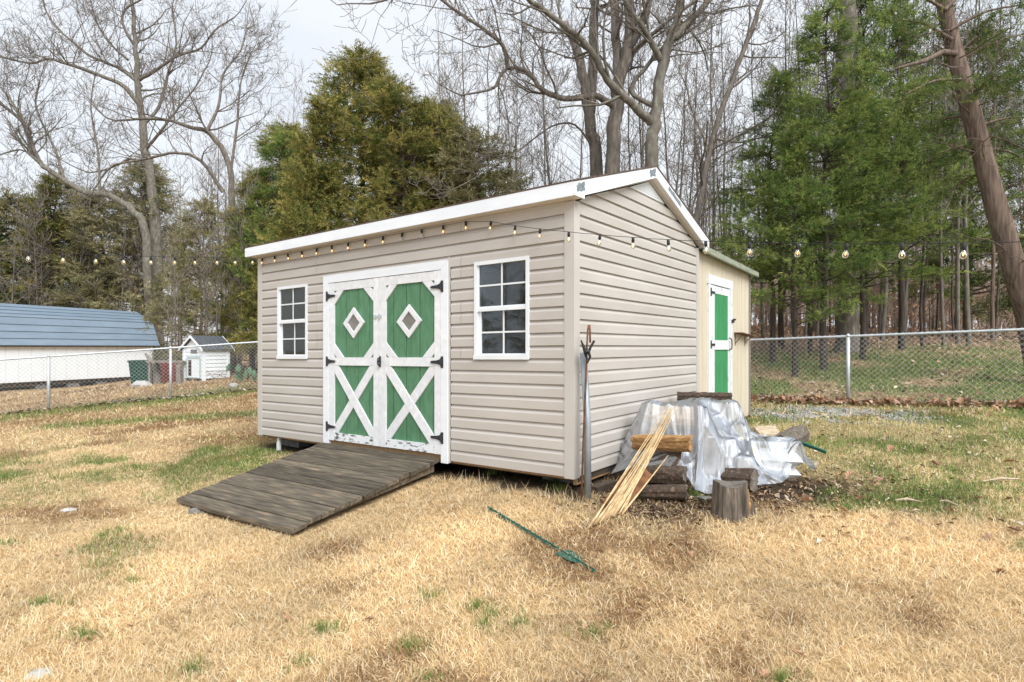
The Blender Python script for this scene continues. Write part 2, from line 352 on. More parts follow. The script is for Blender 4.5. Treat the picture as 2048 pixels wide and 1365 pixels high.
def zones(x, y):
    """weights: green, dirt, leaf, gravel, brown ; rest is straw"""
    lx, ly = toloc(x, y)
    n1 = fbm(x, y, 1.1, 1); n2 = fbm(x, y, .45, 7); n3 = fbm(x, y, 2.6, 11)
    # green-ish lawn to the right of a wavy border
    bord = np.interp(x, [1.2, 2.0, 2.6, 3.1, 3.5, 6], [6.2, 5.15, 4.75, 4.5, 4.1, 2.6])
    gr = sstep(-.05, .3, y - bord + (n2 - .5) * .7) * sstep(1.3, 1.9, x) * (.32 + .62 * sstep(.36, .62, n1) * sstep(.25, .6, n2))
    # green patches left of the ramp
    band = np.exp(-((y - 7.3 - .25 * (x + 5)) / 1.3) ** 2) * sstep(-2.2, -3.0, x) * sstep(-9.5, -6.5, x)
    gl_ = band * sstep(.44, .56, n1) * (.35 + .65 * sstep(.35, .6, n2)) + sstep(-2.3, -3.6, x) * sstep(.60, .68, n2) * sstep(8, 3, y) * .8 * sstep(2.6, 3.6, y) * sstep(.45, .55, n1)
    far = np.exp(-((fence_l_side(x, y) + .0) / 1.1) ** 2) * sstep(.42, .58, n1) * (x < -3)
    strip = np.exp(-((y - 11.1 - .12 * (x + 5)) / .35) ** 2) * (x < -2.5) * (x > -8.5) * .8
    few = sstep(.70, .75, fbm(x, y, .33, 21, 2)) * sstep(.48, .6, n3) * .9 * (x > -2.6)
    green = np.clip(gr + gl_ + far * .8 + strip + few * (y < 5.2), 0, 1)
    beyond_r = sstep(-.1, .3, fence_r_side(x, y)) * (lx > -3)
    woods_l = sstep(.5, 3.5, fence_l_side(x, y) + .25 * (x + 8)) * (lx < -3) * sstep(-16, -10, x)
    green = np.maximum(green, beyond_r * sstep(8.0, 6.0, fence_r_side(x, y) + (n1 - .5) * 5) * sstep(.33, .50, n1 * .6 + n3 * .4) * .95)
    leaf = np.clip(beyond_r * (1 - green) + sstep(16.5, 21, y + (n1 - .5) * 3) * (x > -15) * .95, 0, 1)
    leaf = np.maximum(leaf, sstep(60, 70, y)); green = green * (1 - leaf * (1 - beyond_r))
    green = np.where(leaf > .5, green * .7, green)
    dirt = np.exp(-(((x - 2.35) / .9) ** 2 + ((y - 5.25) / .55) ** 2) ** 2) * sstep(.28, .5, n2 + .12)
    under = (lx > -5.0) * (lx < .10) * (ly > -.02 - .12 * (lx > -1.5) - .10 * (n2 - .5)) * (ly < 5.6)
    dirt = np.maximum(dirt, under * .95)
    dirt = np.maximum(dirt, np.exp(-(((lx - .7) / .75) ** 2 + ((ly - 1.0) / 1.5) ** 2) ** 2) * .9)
    grav = np.exp(-(((lx - 1.0) / 1.35) ** 2 + ((ly - 6.1) / .95) ** 2) ** 2) * sstep(.40, .56, n2) * (ly < 7.2)
    brown = sstep(.60, .72, fbm(x, y, .8, 31)) * .8 + (lx < -4.9) * sstep(9, 12, y) * .55
    brown = np.maximum(brown, np.exp(-((x + 3.9) / 1.0) ** 2 - ((y - 8.6) / .8) ** 2) * .9)
    for (bx0, by0, bs) in ((.64, 3.30, .28), (.48, 3.62, .22), (-1.31, 4.34, .20), (-1.05, 3.75, .16), (.90, 2.72, .26), (.35, 2.55, .18), (-.55, 2.9, .15)):
        brown = np.maximum(brown, np.exp(-((x - bx0) ** 2 + (y - by0) ** 2) / bs ** 2) * sstep(.25, .6, n2) * 1.1)
    return green, dirt, leaf, grav, np.clip(brown, 0, 1)

def groundcol(x, y):
    g, d, l, gv, b = zones(x, y)
    c = np.ones(x.shape + (3,)) * np.array((.50, .365, .205))
    def mixin(w, col):
        nonlocal c; c = c * (1 - w[..., None]) + w[..., None] * np.array(col)
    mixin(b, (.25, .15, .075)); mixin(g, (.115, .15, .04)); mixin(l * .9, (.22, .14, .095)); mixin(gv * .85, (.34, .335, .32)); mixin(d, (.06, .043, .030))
    return c

u = np.linspace(-1, 1, 300); gx = 26 * np.sinh(u * 3.2) / math.sinh(3.2) * 4.2 + 1.0 * 0
v = np.linspace(0, 1, 300); gy = -9 + 9 * v * 2.2 + 150 * v ** 4.2
gx = np.where(np.abs(gx) > 95, gx * 3, gx); gy = np.where(gy > 120, gy * 3, gy)
GX, GY = np.meshgrid(gx, gy)
GZ = H(GX, GY)
nn = np.arange(300 * 300).reshape(300, 300)
GF = np.stack([nn[:-1, :-1], nn[:-1, 1:], nn[1:, 1:], nn[1:, :-1]], -1).reshape(-1, 4)
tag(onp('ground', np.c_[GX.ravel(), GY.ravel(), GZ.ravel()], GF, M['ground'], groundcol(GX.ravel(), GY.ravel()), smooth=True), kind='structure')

# ------------------------------------------------------------ shed
LEN, DEP, WH, CRS = 4.90, 3.08, 2.39, .1143
SLOPE = .315; PKZ = WH + SLOPE * DEP / 2
shed = empty('garden_shed', (SC[0], SC[1], SZ), SA)
tag(shed, 'tan vinyl sided gable shed with green and white double doors', 'shed')
def part(mb, name, mt, parent=None, smooth=False): return mb.build(name, mt, parent or shed, smooth, KS)

def prof(i, zlo, zhi):
    z0 = i * CRS
    key = [(0, .002), (0, .024), (.64, .024), (.90, .005), (1.06, -.002)]
    pts = []
    for k, (a, o) in enumerate(key):
        z = z0 + a * CRS
        pts.append((z, o))
    res = []
    for (z, o) in pts:
        if z < zlo - 1e-6:
            continue
        if z > zhi: 
            # interpolate to zhi
            if res and res[-1][0] < zhi:
                z1, o1 = res[-1]; tt = (zhi - z1) / (z - z1); res.append((zhi, o1 + (o - o1) * tt))
            break
        res.append((z, o))
    if res and zlo > z0 + 1e-6:
        # clipped from below: start a face at zlo
        fr_ = (zlo - z0) / CRS; o = .024 if fr_ < .64 else .024 - (fr_ - .64) / .26 * .019
        res = [(zlo, .002), (zlo, max(o, .004))] + [r for r in res if r[0] > zlo + 1e-6]
    return res

def course(i, ext, wall, zlo=-1, zhi=99):
    """ext(z)->(a,b) run along the wall; wall 'f','r','l'"""
    pr = prof(i, zlo, zhi)
    if len(pr) < 3: return
    mb = MB()
    for (z, o) in pr:
        a, b = ext(z)
        if b - a < .004: a = b = (a + b) / 2; b += .002; a -= .002
        for q in (a, b):
            mb.v.append((q, -o, z) if wall == 'f' else (o, q, z) if wall == 'r' else (-LEN - o, q, z))
    for k in range(len(pr) - 1):
        f = (2 * k, 2 * k + 1, 2 * k + 3, 2 * k + 2)
        mb.f.append(f if wall != 'l' else f[::-1])
    part(mb, 'siding_plank', M['vinyl'])

WIN = [(-4.456, -3.806, 1.021, 1.952), (-1.09, -.444, 1.021, 1.957)]
DOOR = (-3.466, -1.418)
ncs = int(WH / CRS) + 1
for i in range(ncs):
    z0, z1 = i * CRS, (i + 1) * CRS
    ints = [(-LEN + .07, -.07)]
    cuts = []
    if z0 < 1.93: cuts.append((DOOR[0] - .012, DOOR[1] + .016))
    for (a, b, c, d) in WIN:
        if min(z1, d) - max(z0, c) > .03: cuts.append((a, b))
    if i == 17: pass
    for (a, b) in sorted(cuts):
        l = ints.pop(); 
        if a > l[0]: ints.append((l[0], a))
        ints.append((b, l[1]))
    if i >= 9:
        new = []
        sx_ = {0: -1.27, 1: -3.62}[(i // 2) % 2]
        for (a, b) in ints:
            if a + .1 < sx_ < b - .1: new += [(a, sx_ - .0015), (sx_ + .0015, b)]
            else: new.append((a, b))
        ints = new
    for (a, b) in ints: course(i, lambda z, a=a, b=b: (a, b), 'f', zhi=WH - .02)
    if i == 17 and False: pass
# piece of siding above the door head
course(17, lambda z: (DOOR[0] - .012, DOOR[1] + .016), 'f', zlo=2.018) if False else None
def gab(z):
    e = 0 if z <= WH else (z - WH) / SLOPE
    return e
VENTZ = 2.77
for i in range(int(VENTZ / CRS)):
    for wall in ('r', 'l'):
        course(i, lambda z: (max(.07, gab(z) - .05), min(DEP - .07, DEP - gab(z) + .05)), wall)
vz = int(VENTZ / CRS) * CRS
mb = MB(); mb.prism([(gab(vz) - .03, vz), (DEP - gab(vz) + .03, vz), (DEP / 2, PKZ + .02)], 'yz', .001, .022)
vent = part(mb, 'gable_vent', M['white_vinyl'])
mb = MB()
for k in range(16):
    z = vz + .02 + k * .0155
    if gab(z) + .03 < DEP / 2: mb.box(.022, .0255, gab(z) + .02, DEP - gab(z) - .02, z, z + .008)
part(mb, 'louver', M['white_vinyl'], vent)
# corner posts
for (a, b, c, d) in ((-.07, .028, -.028, .07), (-LEN - .028, -LEN + .07, -.028, .07), (-.07, .028, DEP - .07, DEP + .028), (-LEN - .028, -LEN + .07, DEP - .07, DEP + .028)):
    part(MB().box(a, b, c, d, -.012, WH - .004), 'corner_post', M['vinyl_trim'])
# top strip under the soffit and starter under the wall
part(MB().box(-LEN + .07, -.07, -.027, .0, WH - .03, WH - .002), 'frieze_strip', M['vinyl_trim'])
part(MB().box(-LEN + .02, -.02, .02, .06, -.03, .10), 'rim_board', M['wood_raw'])
part(MB().box(-.045, -.012, .08, DEP - .02, -.085, .06), 'rim_board', M['wood_raw'])
# inner walls (front wall with its openings), floor, ceiling
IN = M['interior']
segs = [(-LEN, WIN[0][0] + .03), (WIN[0][1] - .03, WIN[1][0] + .03), (WIN[1][1] - .03, -.002)]
mb = MB()
for (a, b) in segs: mb.box(a, b, .0, .10, 0, WH - .01)
for (a, b, c, d) in WIN:
    mb.box(a + .03, b - .03, .0, .10, 0, c + .03); mb.box(a + .03, b - .03, .0, .10, d - .03, WH - .01)
part(mb, 'stud_wall', M['wood_raw'])
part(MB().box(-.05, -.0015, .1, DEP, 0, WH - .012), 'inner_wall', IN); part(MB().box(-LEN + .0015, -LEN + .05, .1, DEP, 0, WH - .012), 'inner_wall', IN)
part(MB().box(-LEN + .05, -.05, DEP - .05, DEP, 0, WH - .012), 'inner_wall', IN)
part(MB().box(-LEN, -.002, .102, DEP - .06, -.06, -.005), 'floor_deck', M['wood_dark'])
part(MB().prism([(.0, WH - .009), (DEP, WH - .009), (DEP / 2, PKZ - .01)], 'yz', -.05, -.0025), 'gable_backing', IN)
part(MB().prism([(.0, WH - .009), (DEP, WH - .009), (DEP / 2, PKZ - .01)], 'yz', -LEN + .0025, -LEN + .05), 'gable_backing', IN)

# roof
OE, OR_ = .15, .10
RT = .10
ez = WH + .012; rise = SLOPE * (DEP / 2 + OE)
def roof_slab(sgn, t0, t1):
    y0 = -OE if sgn > 0 else DEP + OE
    return [(y0 - sgn * .0, ez + t0), (DEP / 2, ez + rise + t0), (DEP / 2, ez + rise + t1), (y0, ez + t1)]
for sgn in (1, -1):
    part(MB().prism([(a - (sgn * .014 if k in (0, 3) else 0), b) for k, (a, b) in enumerate(roof_slab(sgn, .103, .118))], 'yz', -LEN - OR_ - .016, OR_ + .018), 'roof_shingles', M['shingle'])
    part(MB().prism(roof_slab(sgn, .06, .10), 'yz', -LEN - .02, .02), 'roof_deck', M['wood_dark'])
    # eave fascia and soffit
    y0, y1 = (-OE - .012, -OE) if sgn > 0 else (DEP + OE, DEP + OE + .012)
    xs_ = [(-LEN - OR_, -2.68), (-2.6785, OR_)] if sgn > 0 else [(-LEN - OR_, OR_)]
    for (a, b) in xs_: part(MB().box(a, b, y0, y1, ez - .014, ez + .103), 'fascia', M['white_metal'])
    y0, y1 = (-OE, -.018) if sgn > 0 else (DEP + .018, DEP + OE)
    nb = 33; w = (LEN + 2 * OR_ - .03) / nb
    for k in range(nb if sgn > 0 else 1):
        a = -LEN - OR_ + .012 + k * w; b = a + w - .004 if sgn > 0 else OR_ - .012
        part(MB().box(a, b, y0, y1, ez - .012, ez - .004), 'soffit_panel', M['soffit'])
    part(MB().box(-LEN - OR_ + .012, OR_ - .012, y0, y1, ez - .003, ez + .002), 'soffit_backing', M['wood_dark'])
    # rakes
    for (xa, xb) in ((OR_, OR_ + .012), (-LEN - OR_ - .012, -LEN - OR_)):
        yr = -OE - .012 if sgn > 0 else DEP + OE + .012
        part(MB().prism([(yr, ez - .012), (yr + sgn * .17, ez - .012 + .0), (yr + sgn * .17, ez + SLOPE * .155 - .030), (DEP / 2, ez + rise - .012), (DEP / 2, ez + rise + .103), (yr, ez + .103 - .003)], 'yz', xa, xb), 'rake_fascia', M['white_metal'])
    nr = 17
    for k in range(nr):
        a = .02 + (DEP / 2 - .02) * k / nr; b = .02 + (DEP / 2 - .02) * (k + 1) / nr - .004
        pz = lambda y: ez + SLOPE * (y + OE) - .012
        ya, yb = (a, b) if sgn > 0 else (DEP - a, DEP - b)
        part(MB().prism([(ya, pz(a)), (yb, pz(b)), (yb, pz(b) + .008), (ya, pz(a) + .008)], 'yz', .022, OR_), 'soffit_panel', M['soffit'])
    ya, yb = (.0, DEP / 2) if sgn > 0 else (DEP, DEP / 2)
    part(MB().prism([(ya, pz(0) - .022), (yb, pz(DEP / 2) - .022), (yb, pz(DEP / 2) + .004), (ya, pz(0) + .004)], 'yz', .0185, .040), 'rake_trim', M['vinyl_trim'])
    part(MB().prism([(ya, pz(0) + .0085), (yb, pz(DEP / 2) + .0085), (yb, pz(DEP / 2) + .012), (ya, pz(0) + .012)], 'yz', .0, OR_), 'soffit_backing', M['wood_dark'])
    # boxed return at the eave corner
    y0, y1 = (-OE, -.019) if sgn > 0 else (DEP + .019, DEP + OE)
    part(MB().box(.023, OR_ - .001, y0, y1, ez - .013, ez + .05), 'eave_return', M['soffit'])

# peeled paint patches on the rakes
def patch(cy, cz, hw, hh, slope, seed, x=OR_ + .0125):
    r = random.Random(seed); pts = []
    for k in range(22):
        a = 2 * PI * k / 22; f = r.uniform(.72, 1.12)
        sq = 1 / max(abs(math.cos(a)), abs(math.sin(a))) * .86
        y = math.cos(a) * hw * f * sq; z = math.sin(a) * hh * f * sq
        z = max(-hh, min(hh, z)); pts.append((cy + y, cz + z + slope * y))
    part(MB().prism(pts, 'yz', x, x + .0015), 'peeled_patch', M['peel'])
zf = lambda y: ez + SLOPE * (y + OE) + .045
patch(-.055, zf(-.05) + .002, .085, .046, SLOPE, 3); patch(DEP / 2 - .10, zf(DEP / 2 - .10), .09, .046, SLOPE, 5)
yb_ = DEP / 2 + .52; patch(yb_, zf(DEP - yb_) + .008, .24, .034, -SLOPE, 8)

# windows
def window(x0, x1, z0, z1):
    fw = .034
    mb = MB()
    mb.box(x0, x0 + fw, -.034, .03, z0, z1).box(x1 - fw, x1, -.034, .03, z0, z1)
    mb.box(x0 + fw, x1 - fw, -.034, .03, z1 - fw, z1).box(x0 - .004, x1 + .004, -.042, -.0345, z0 - .004, z0 + .038).box(x0 + fw, x1 - fw, -.034, .03, z0, z0 + fw + .004)
    w = part(mb, 'window', M['white_vinyl'])
    zm = (z0 + z1) / 2 + .005
    part(MB().box(x0 + fw - .01, x1 - fw + .004, -.026, .02, zm - .016, zm + .016), 'meeting_rail', M['white_vinyl'], w)
    for s, (a, b, yo) in enumerate(((zm + .016, z1 - fw, -.006), (z0 + fw + .004, zm - .016, .012))):
        xa, xb = x0 + fw, x1 - fw
        st = .012 if s == 0 else .026
        mb = MB().box(xa, xa + st, yo - .01, yo + .012, a, b).box(xb - .012, xb, yo - .01, yo + .012, a, b).box(xa + st, xb - .012, yo - .01, yo + .012, a, a + .014)
        part(mb, 'sash', M['white_vinyl'], w)
        xm = (xa + st + xb - .012) / 2; zmm = (a + .014 + b) / 2
        part(MB().box(xm - .008, xm + .008, yo - .006, yo - .001, a + .014, b), 'muntin', M['white_vinyl'], w)
        part(MB().box(xa + st, xb - .012, yo - .0055, yo - .0005, zmm - .008, zmm + .008), 'muntin', M['white_vinyl'], w)
        for (p, q) in ((xa + st, xm), (xm, xb - .012)):
            for (c, d) in ((a + .014, zmm), (zmm, b)):
                part(MB().box(p, q, yo + .002, yo + .005, c, d), 'pane', M['glass'], w)
    return w
for w_ in WIN: window(*w_)

# door surround
TX0, TX1, TI0, TI1, TZ, TIZ = -3.466, -1.432, -3.366, -1.523, 2.016, 1.926
part(MB().prism([(TX0, -.012), (TI0, -.012), (TI0, TIZ), (TX0, TZ)], 'xz', -.040, .0), 'door_casing', M['white_metal'])
part(MB().prism([(TI1, -.03), (TX1, -.03), (TX1, TZ), (TI1, TIZ)], 'xz', -.040, .0), 'door_casing', M['white_metal'])
part(MB().prism([(TX0 + .0015, TZ), (TI0 + .0015, TIZ), (TI1 - .0015, TIZ), (TX1 - .0015, TZ)], 'xz', -.040, .0), 'door_casing', M['white_metal'])
part(MB().box(TX1 + .001, TX1 + .018, -.028, .0, -.02, TZ + .03), 'trim_channel', M['vinyl_trim'])
part(MB().box(TX0 - .012, TX0 - .001, -.028, .0, -.01, TZ + .005), 'trim_channel', M['vinyl_trim'])

def hinge(parent, x, z, sgn):
    """strap hinge: butt plate on the casing side, strap pointing to the door (sgn = strap direction)"""
    mb = MB().box(x - .016, x + .016, -.046, -.0405, z - .058, z + .058)
    mb.prism([(x + sgn * .014, z + .032), (x + sgn * .07, z + .018), (x + sgn * .15, z + .012), (x + sgn * .162, z), (x + sgn * .15, z - .012), (x + sgn * .07, z - .018), (x + sgn * .014, z - .032)], 'xz', -.0475, -.042)
    mb.tube([(x + sgn * .016, -.046, z - .04), (x + sgn * .016, -.046, z + .04)], .008, 8)
    for q in (.05, .10, .14): mb.box(x + sgn * q - .005, x + sgn * q + .005, -.050, -.047, z - .005, z + .005)
    part(mb, 'hinge', M['black_metal'], parent)

def make_door(x0, x1, sl_, sr_, grooves, dcx, dcz, hx, hs, worn_seed):
    zb, zt = .052, 1.921
    d = part(MB().box(x0 + .002, x1 - .002, -.008, .02, zb, zt), 'door', M['green_dark'])
    W, G = M['white_paint'], M['green_paint']
    gs = [x0 + .03] + grooves + [x1 - .03]
    for a, b in zip(gs[:-1], gs[1:]): part(MB().box(a + .0055, b - .0055, -.017, -.008, zb + .02, zt - .02), 'plank', G, d)
    xi0, xi1 = x0 + sl_, x1 - sr_
    part(MB().box(x0, xi0, -.036, -.006, zb, zt), 'stile', W, d); part(MB().box(xi1, x1, -.036, -.006, zb, zt), 'stile', W, d)
    part(MB().box(xi0 + .001, xi1 - .001, -.0345, -.006, 1.825, zt - .002), 'rail', W, d)
    part(MB().box(xi0 + .001, xi1 - .001, -.0345, -.006, .943, 1.036), 'rail', W, d)
    part(MB().box(xi0 + .001, xi1 - .001, -.0345, -.006, zb + .002, .145), 'rail', M['white_worn'], d)
    pw, ph, oa, ob = .175, .165, .118, .05
    for (sx, X) in ((1, xi0), (-1, xi1)):
        for (sz, Z) in ((-1, 1.825), (1, 1.036)):
            pts = [(X + sx * .001, Z + sz * ph), (X + sx * pw, Z + sz * .001), (X + sx * ob, Z + sz * .001), (X + sx * .001, Z + sz * (ph - oa))]
            part(MB().prism(pts, 'xz', -.0335, -.010), 'corner_brace', W, d)
    # crossed braces
    a = Vector((xi0 + .002, .147)); b = Vector((xi1 - .002, .941)); hw = .052
    def cut(p, q, y0, y1):
        dx, dz = q[0] - p[0], q[1] - p[1]; l = math.hypot(dx, dz); ox, oz = hw * l / abs(dz) , hw * l / abs(dx)
        sx = 1 if dx > 0 else -1; sz = 1 if dz > 0 else -1
        return [(p[0], p[1]), (p[0] + sx * ox, p[1]), (q[0], q[1] - sz * oz), (q[0], q[1]), (q[0] - sx * ox, q[1]), (p[0], p[1] + sz * oz)]
    part(MB().prism(cut((xi0 + .002, .941), (xi1 - .002, .147), 0, 0), 'xz', -.0335, -.010), 'cross_brace', W, d)
    part(MB().prism(cut((xi0 + .002, .147), (xi1 - .002, .941), 0, 0), 'xz', -.031, -.0105), 'cross_brace', W, d)
    # diamond light
    o = [(dcx - .186, dcz), (dcx, dcz + .178), (dcx + .186, dcz), (dcx, dcz - .178)]
    i_ = [(dcx + (x - dcx) * .6, dcz + (z - dcz) * .6) for x, z in o]
    for k in range(4):
        j = (k + 1) % 4
        part(MB().prism([o[k], o[j], i_[j], i_[k]], 'xz', -.036 - .0005 * (k % 2), -.010), 'diamond_frame', W, d)
    part(MB().prism([(dcx + (x - dcx) * .62, dcz + (z - dcz) * .62) for x, z in o], 'xz', -.021, -.0175), 'diamond_pane', M['dirty_pane'], d)
    for z in hx: hinge(d, hs[0], z, hs[1])
    return d
dl = make_door(-3.362, -2.4695, .10, .086, [-3.049, -2.843, -2.641], -2.906, 1.434, (1.768, .990, .212), (-3.39, 1), 1)
dr = make_door(-2.4625, -1.527, .108, .090, [-2.247, -2.046, -1.843, -1.638], -1.995, 1.421, (1.755, .989, .222), (-1.505, -1), 2)
mb = MB().box(-2.545, -2.415, -.043, -.0375, 1.478, 1.502).box(-2.45, -2.43, -.055, -.043, 1.465, 1.515).box(-2.535, -2.50, -.047, -.043, 1.470, 1.510)
part(mb, 'hasp_latch', M['galv'], dr)
mb = MB().box(-2.452, -2.430, -.044, -.037, .93, 1.05)
mb.tube([(-2.441, -.044, 1.035), (-2.436, -.075, 1.02), (-2.430, -.082, .99), (-2.436, -.075, .96), (-2.441, -.044, .945)], .009, 8)
mb.box(-2.43, -2.39, -.08, -.07, .985, 1.005)
part(mb, 'door_handle', M['black_metal'], dr)

# supports under the shed
for (lx, ly) in ((-4.6, .35), (-2.4, .4), (-.35, .45), (-4.6, 2.7), (-.3, 2.7), (-2.4, 2.7)):
    x, y = toworld(lx, ly); zz = h1(x, y) - SZ - .03
    part(MB().box(lx - .2, lx + .2, ly - .1, ly + .1, zz, -.062), 'support_block', M['block'])
lx, ly = -4.53, .04; x, y = toworld(lx, ly)
zz = h1(x, y) - SZ - KS * lx
part(MB().tube([(lx, ly, -.03), (lx, ly, zz - .02)], [.024, .024], 10).tube([(lx, ly, zz + .10), (lx, ly, zz - .025)], [.031, .031], 10), 'drain_pipe', M['pvc'])

# ------------------------------------------------------------ lean-to
lean = empty('lean_to', (SC[0], SC[1], SZ), SA)
tag(lean, 'cream grooved board lean-to with a green door against the shed', 'lean-to')
LY0, LY1, LX = DEP + .03, 5.55, .0
ltop = lambda y: 2.375 - .031 * (y - LY0)
LD = (3.50, 4.56, 2.10)
n = 12; pw = (LY1 - LY0 - .03) / n
for k in range(n):
    a = LY0 + k * pw; b = a + pw - .007; zb = .012 + .03 * random.Random(k).random()
    segs_ = [(zb, None)]
    if b > LD[0] + .03 and a < LD[1] - .03:
        ca, cb = max(a, LD[0] - .0), min(b, LD[1])
        # above the door
        MB().prism([(a, LD[2] - .04), (b, LD[2] - .04), (b, ltop(b)), (a, ltop(a))], 'yz', -.012, LX).build('plank', M['cream'], lean)
        if a < LD[0] - .01: MB().box(-.012, LX, a, LD[0] + .02, zb, LD[2] - .042).build('plank', M['cream'], lean)
        if b > LD[1] + .01: MB().box(-.012, LX, LD[1] - .02, b, zb, LD[2] - .042).build('plank', M['cream'], lean)
    else:
        MB().prism([(a, zb), (b, zb), (b, ltop(b)), (a, ltop(a))], 'yz', -.012, LX).build('plank', M['cream'], lean)
MB().prism([(LY0, .02), (LY1 - .03, .02), (LY1 - .03, ltop(LY1) - .01), (LY0, ltop(LY0) - .01)], 'yz', -.03, -.0125).build('sheathing', M['wood_dark'], lean)
MB().box(-.05, .006, LY1 - .028, LY1 + .055, -.05, ltop(LY1) - .005).build('corner_board', M['grey_wood'], lean)
MB().box(-4.6, -.06, LY1 - .02, LY1 + .02, .0, ltop(LY1) - .02).build('back_wall', M['cream'], lean)
rp = [(LY0 - .01, ltop(LY0) + .01), (LY1 + .12, ltop(LY1 + .12) + .01), (LY1 + .12, ltop(LY1 + .12) + .035), (LY0 - .01, ltop(LY0) + .035)]
MB().prism(rp, 'yz', -4.7, .10).build('roof_sheet', M['bin'], lean)
mb = MB(); mb.prism([(y, z - .045 if k < 2 else z + .002) for k, (y, z) in enumerate(rp)], 'yz', .075, .118)
mb.build('roof_edge', mat('lean_edge', (.22, .27, .20), (.36, .38, .30), 5, (1, 1, 6), .5), lean)
# door
dz0 = .03
W2 = mat('white_flaking', (.38, .38, .36), (.70, .735, .76), 9, (2, 2, 1), .7, .3, 40, lo=.25, hi=.42)
MB().box(-.004, .026, LD[0] - .02, LD[1] + .02, LD[2] - .12, LD[2]).build('door_casing', W2, lean)
MB().box(-.004, .024, LD[0], LD[0] + .085, dz0, LD[2] - .122).build('door_casing', W2, lean)
MB().box(-.004, .024, LD[1] - .11, LD[1], dz0, LD[2] - .122).build('door_casing', W2, lean)
ld = MB().box(-.008, .004, LD[0] + .09, LD[1] - .115, dz0 + .02, LD[2] - .128).build('door', M['green_dark'], lean)
ya, yb = LD[0] + .092, LD[1] - .118
for k in range(3):
    q = (yb - ya - .24) / 3; a = ya + .17 + k * q
    MB().box(.0045, .010, a, a + q - .004, dz0 + .03, LD[2] - .22).build('plank', M['green_bright'], ld)
MB().box(.004, .018, ya, ya + .165, dz0 + .02, LD[2] - .13).build('stile', W2, ld)
MB().box(.004, .018, yb - .075, yb, dz0 + .02, LD[2] - .13).build('stile', W2, ld)
MB().box(.004, .0165, ya + .166, yb - .076, LD[2] - .235, LD[2] - .132).build('rail', W2, ld)
MB().prism([(ya + .15, 1.09), (yb - .02, 1.09), (yb - .02, 1.225), (ya + .15, 1.22)], 'yz', .0185, .026).build('rail', W2, ld)
for z in (1.87, 1.16):
    MB().box(.024, .032, ya - .03, ya + .005, z - .055, z + .055).box(.02, .030, ya + .006, ya + .15, z - .014, z + .014).build('hinge', M['black_metal'], ld)
MB().tube([(.026, yb - .05, 1.08), (.06, yb - .05, 1.10), (.065, yb - .05, 1.17), (.06, yb - .05, 1.24), (.026, yb - .05, 1.26)], .009, 8).build('door_handle', M['black_metal'], ld)
MB().box(.024, .045, LD[1] - .06, LD[1] + .03, 1.485, 1.53).box(.03, .06, LD[1] + .0, LD[1] + .05, 1.52, 1.545).build('hasp_latch', M['black_metal'], lean)
sh_ = empty('wall_shelf', (SC[0], SC[1], SZ), SA); tag(sh_, 'rusty metal shelf on the cream lean-to wall', 'shelf')
MB().prism([(4.70, 1.335), (5.45, 1.29), (5.45, 1.302), (4.70, 1.347)], 'yz', .002, .13).build('shelf_board', M['rust'], sh_)
for y in (4.76, 5.28):
    MB().bar((.10, y, 1.30), (.006, y, 1.18), .010, .010).bar((.006, y, 1.32), (.006, y, 1.15), .012, .006).build('bracket', M['rust'], sh_)

# ------------------------------------------------------------ ramp
ramp = empty('wooden_ramp', (SC[0], SC[1], SZ), SA); tag(ramp, 'weathered grey plank ramp leading up to the double doors', 'ramp')
NP = 12; RX0, RX1, RL = -3.478, -1.535, 1.69
rr = random.Random(4)
def rz(x, s):        # surface height along the ramp
    t0 = KS * x + .012; t1 = -.362 + (x - RX0) / (RX1 - RX0) * .052 - .0
    return t0 + (t1 - t0) * s
for k in range(NP):
    s0, s1 = k / NP + .002, (k + 1) / NP - .004
    xa = RX0 + rr.uniform(-.018, .018); xb = RX1 + rr.uniform(-.018, .018)
    dz = rr.uniform(-.003, .004); th = .036
    mb = MB(); nseg = 6
    for q in range(nseg + 1):
        x = xa + (xb - xa) * q / nseg
        sag = (.012 * math.sin(q / nseg * PI) if k == NP - 1 else 0) + rr.uniform(-.0015, .0015)
        for (s_, o) in ((s0, 0), (s1, 0), (s1, -th), (s0, -th)):
            mb.v.append((x, -.030 - s_ * RL, rz(x, s_) + o + dz - sag * (s_ - s0) * NP))
        if q:
            b = (q - 1) * 4
            for j in range(4): mb.f.append((b + j, b + (j + 1) % 4, b + 4 + (j + 1) % 4, b + 4 + j))
    mb.f.append((0, 3, 2, 1)); e = nseg * 4; mb.f.append((e, e + 1, e + 2, e + 3))
    mb.build('plank', M['wood_ramp'], ramp)
for x in (RX0 + .08, (RX0 + RX1) / 2, RX1 - .08):
    mb = MB()
    for (s_, o) in ((.02, -.042), (.93, -.042), (.93, -.05), (.02, -.13)):
        mb.v += [(x - .02, -.03 - s_ * RL, rz(x, s_) + o), (x + .02, -.03 - s_ * RL, rz(x, s_) + o)]
    mb.f = [(0, 2, 3, 1), (2, 4, 5, 3), (4, 6, 7, 5), (6, 0, 1, 7), (0, 6, 4, 2), (1, 3, 5, 7)]
    mb.build('stringer', M['wood_ramp'], ramp)

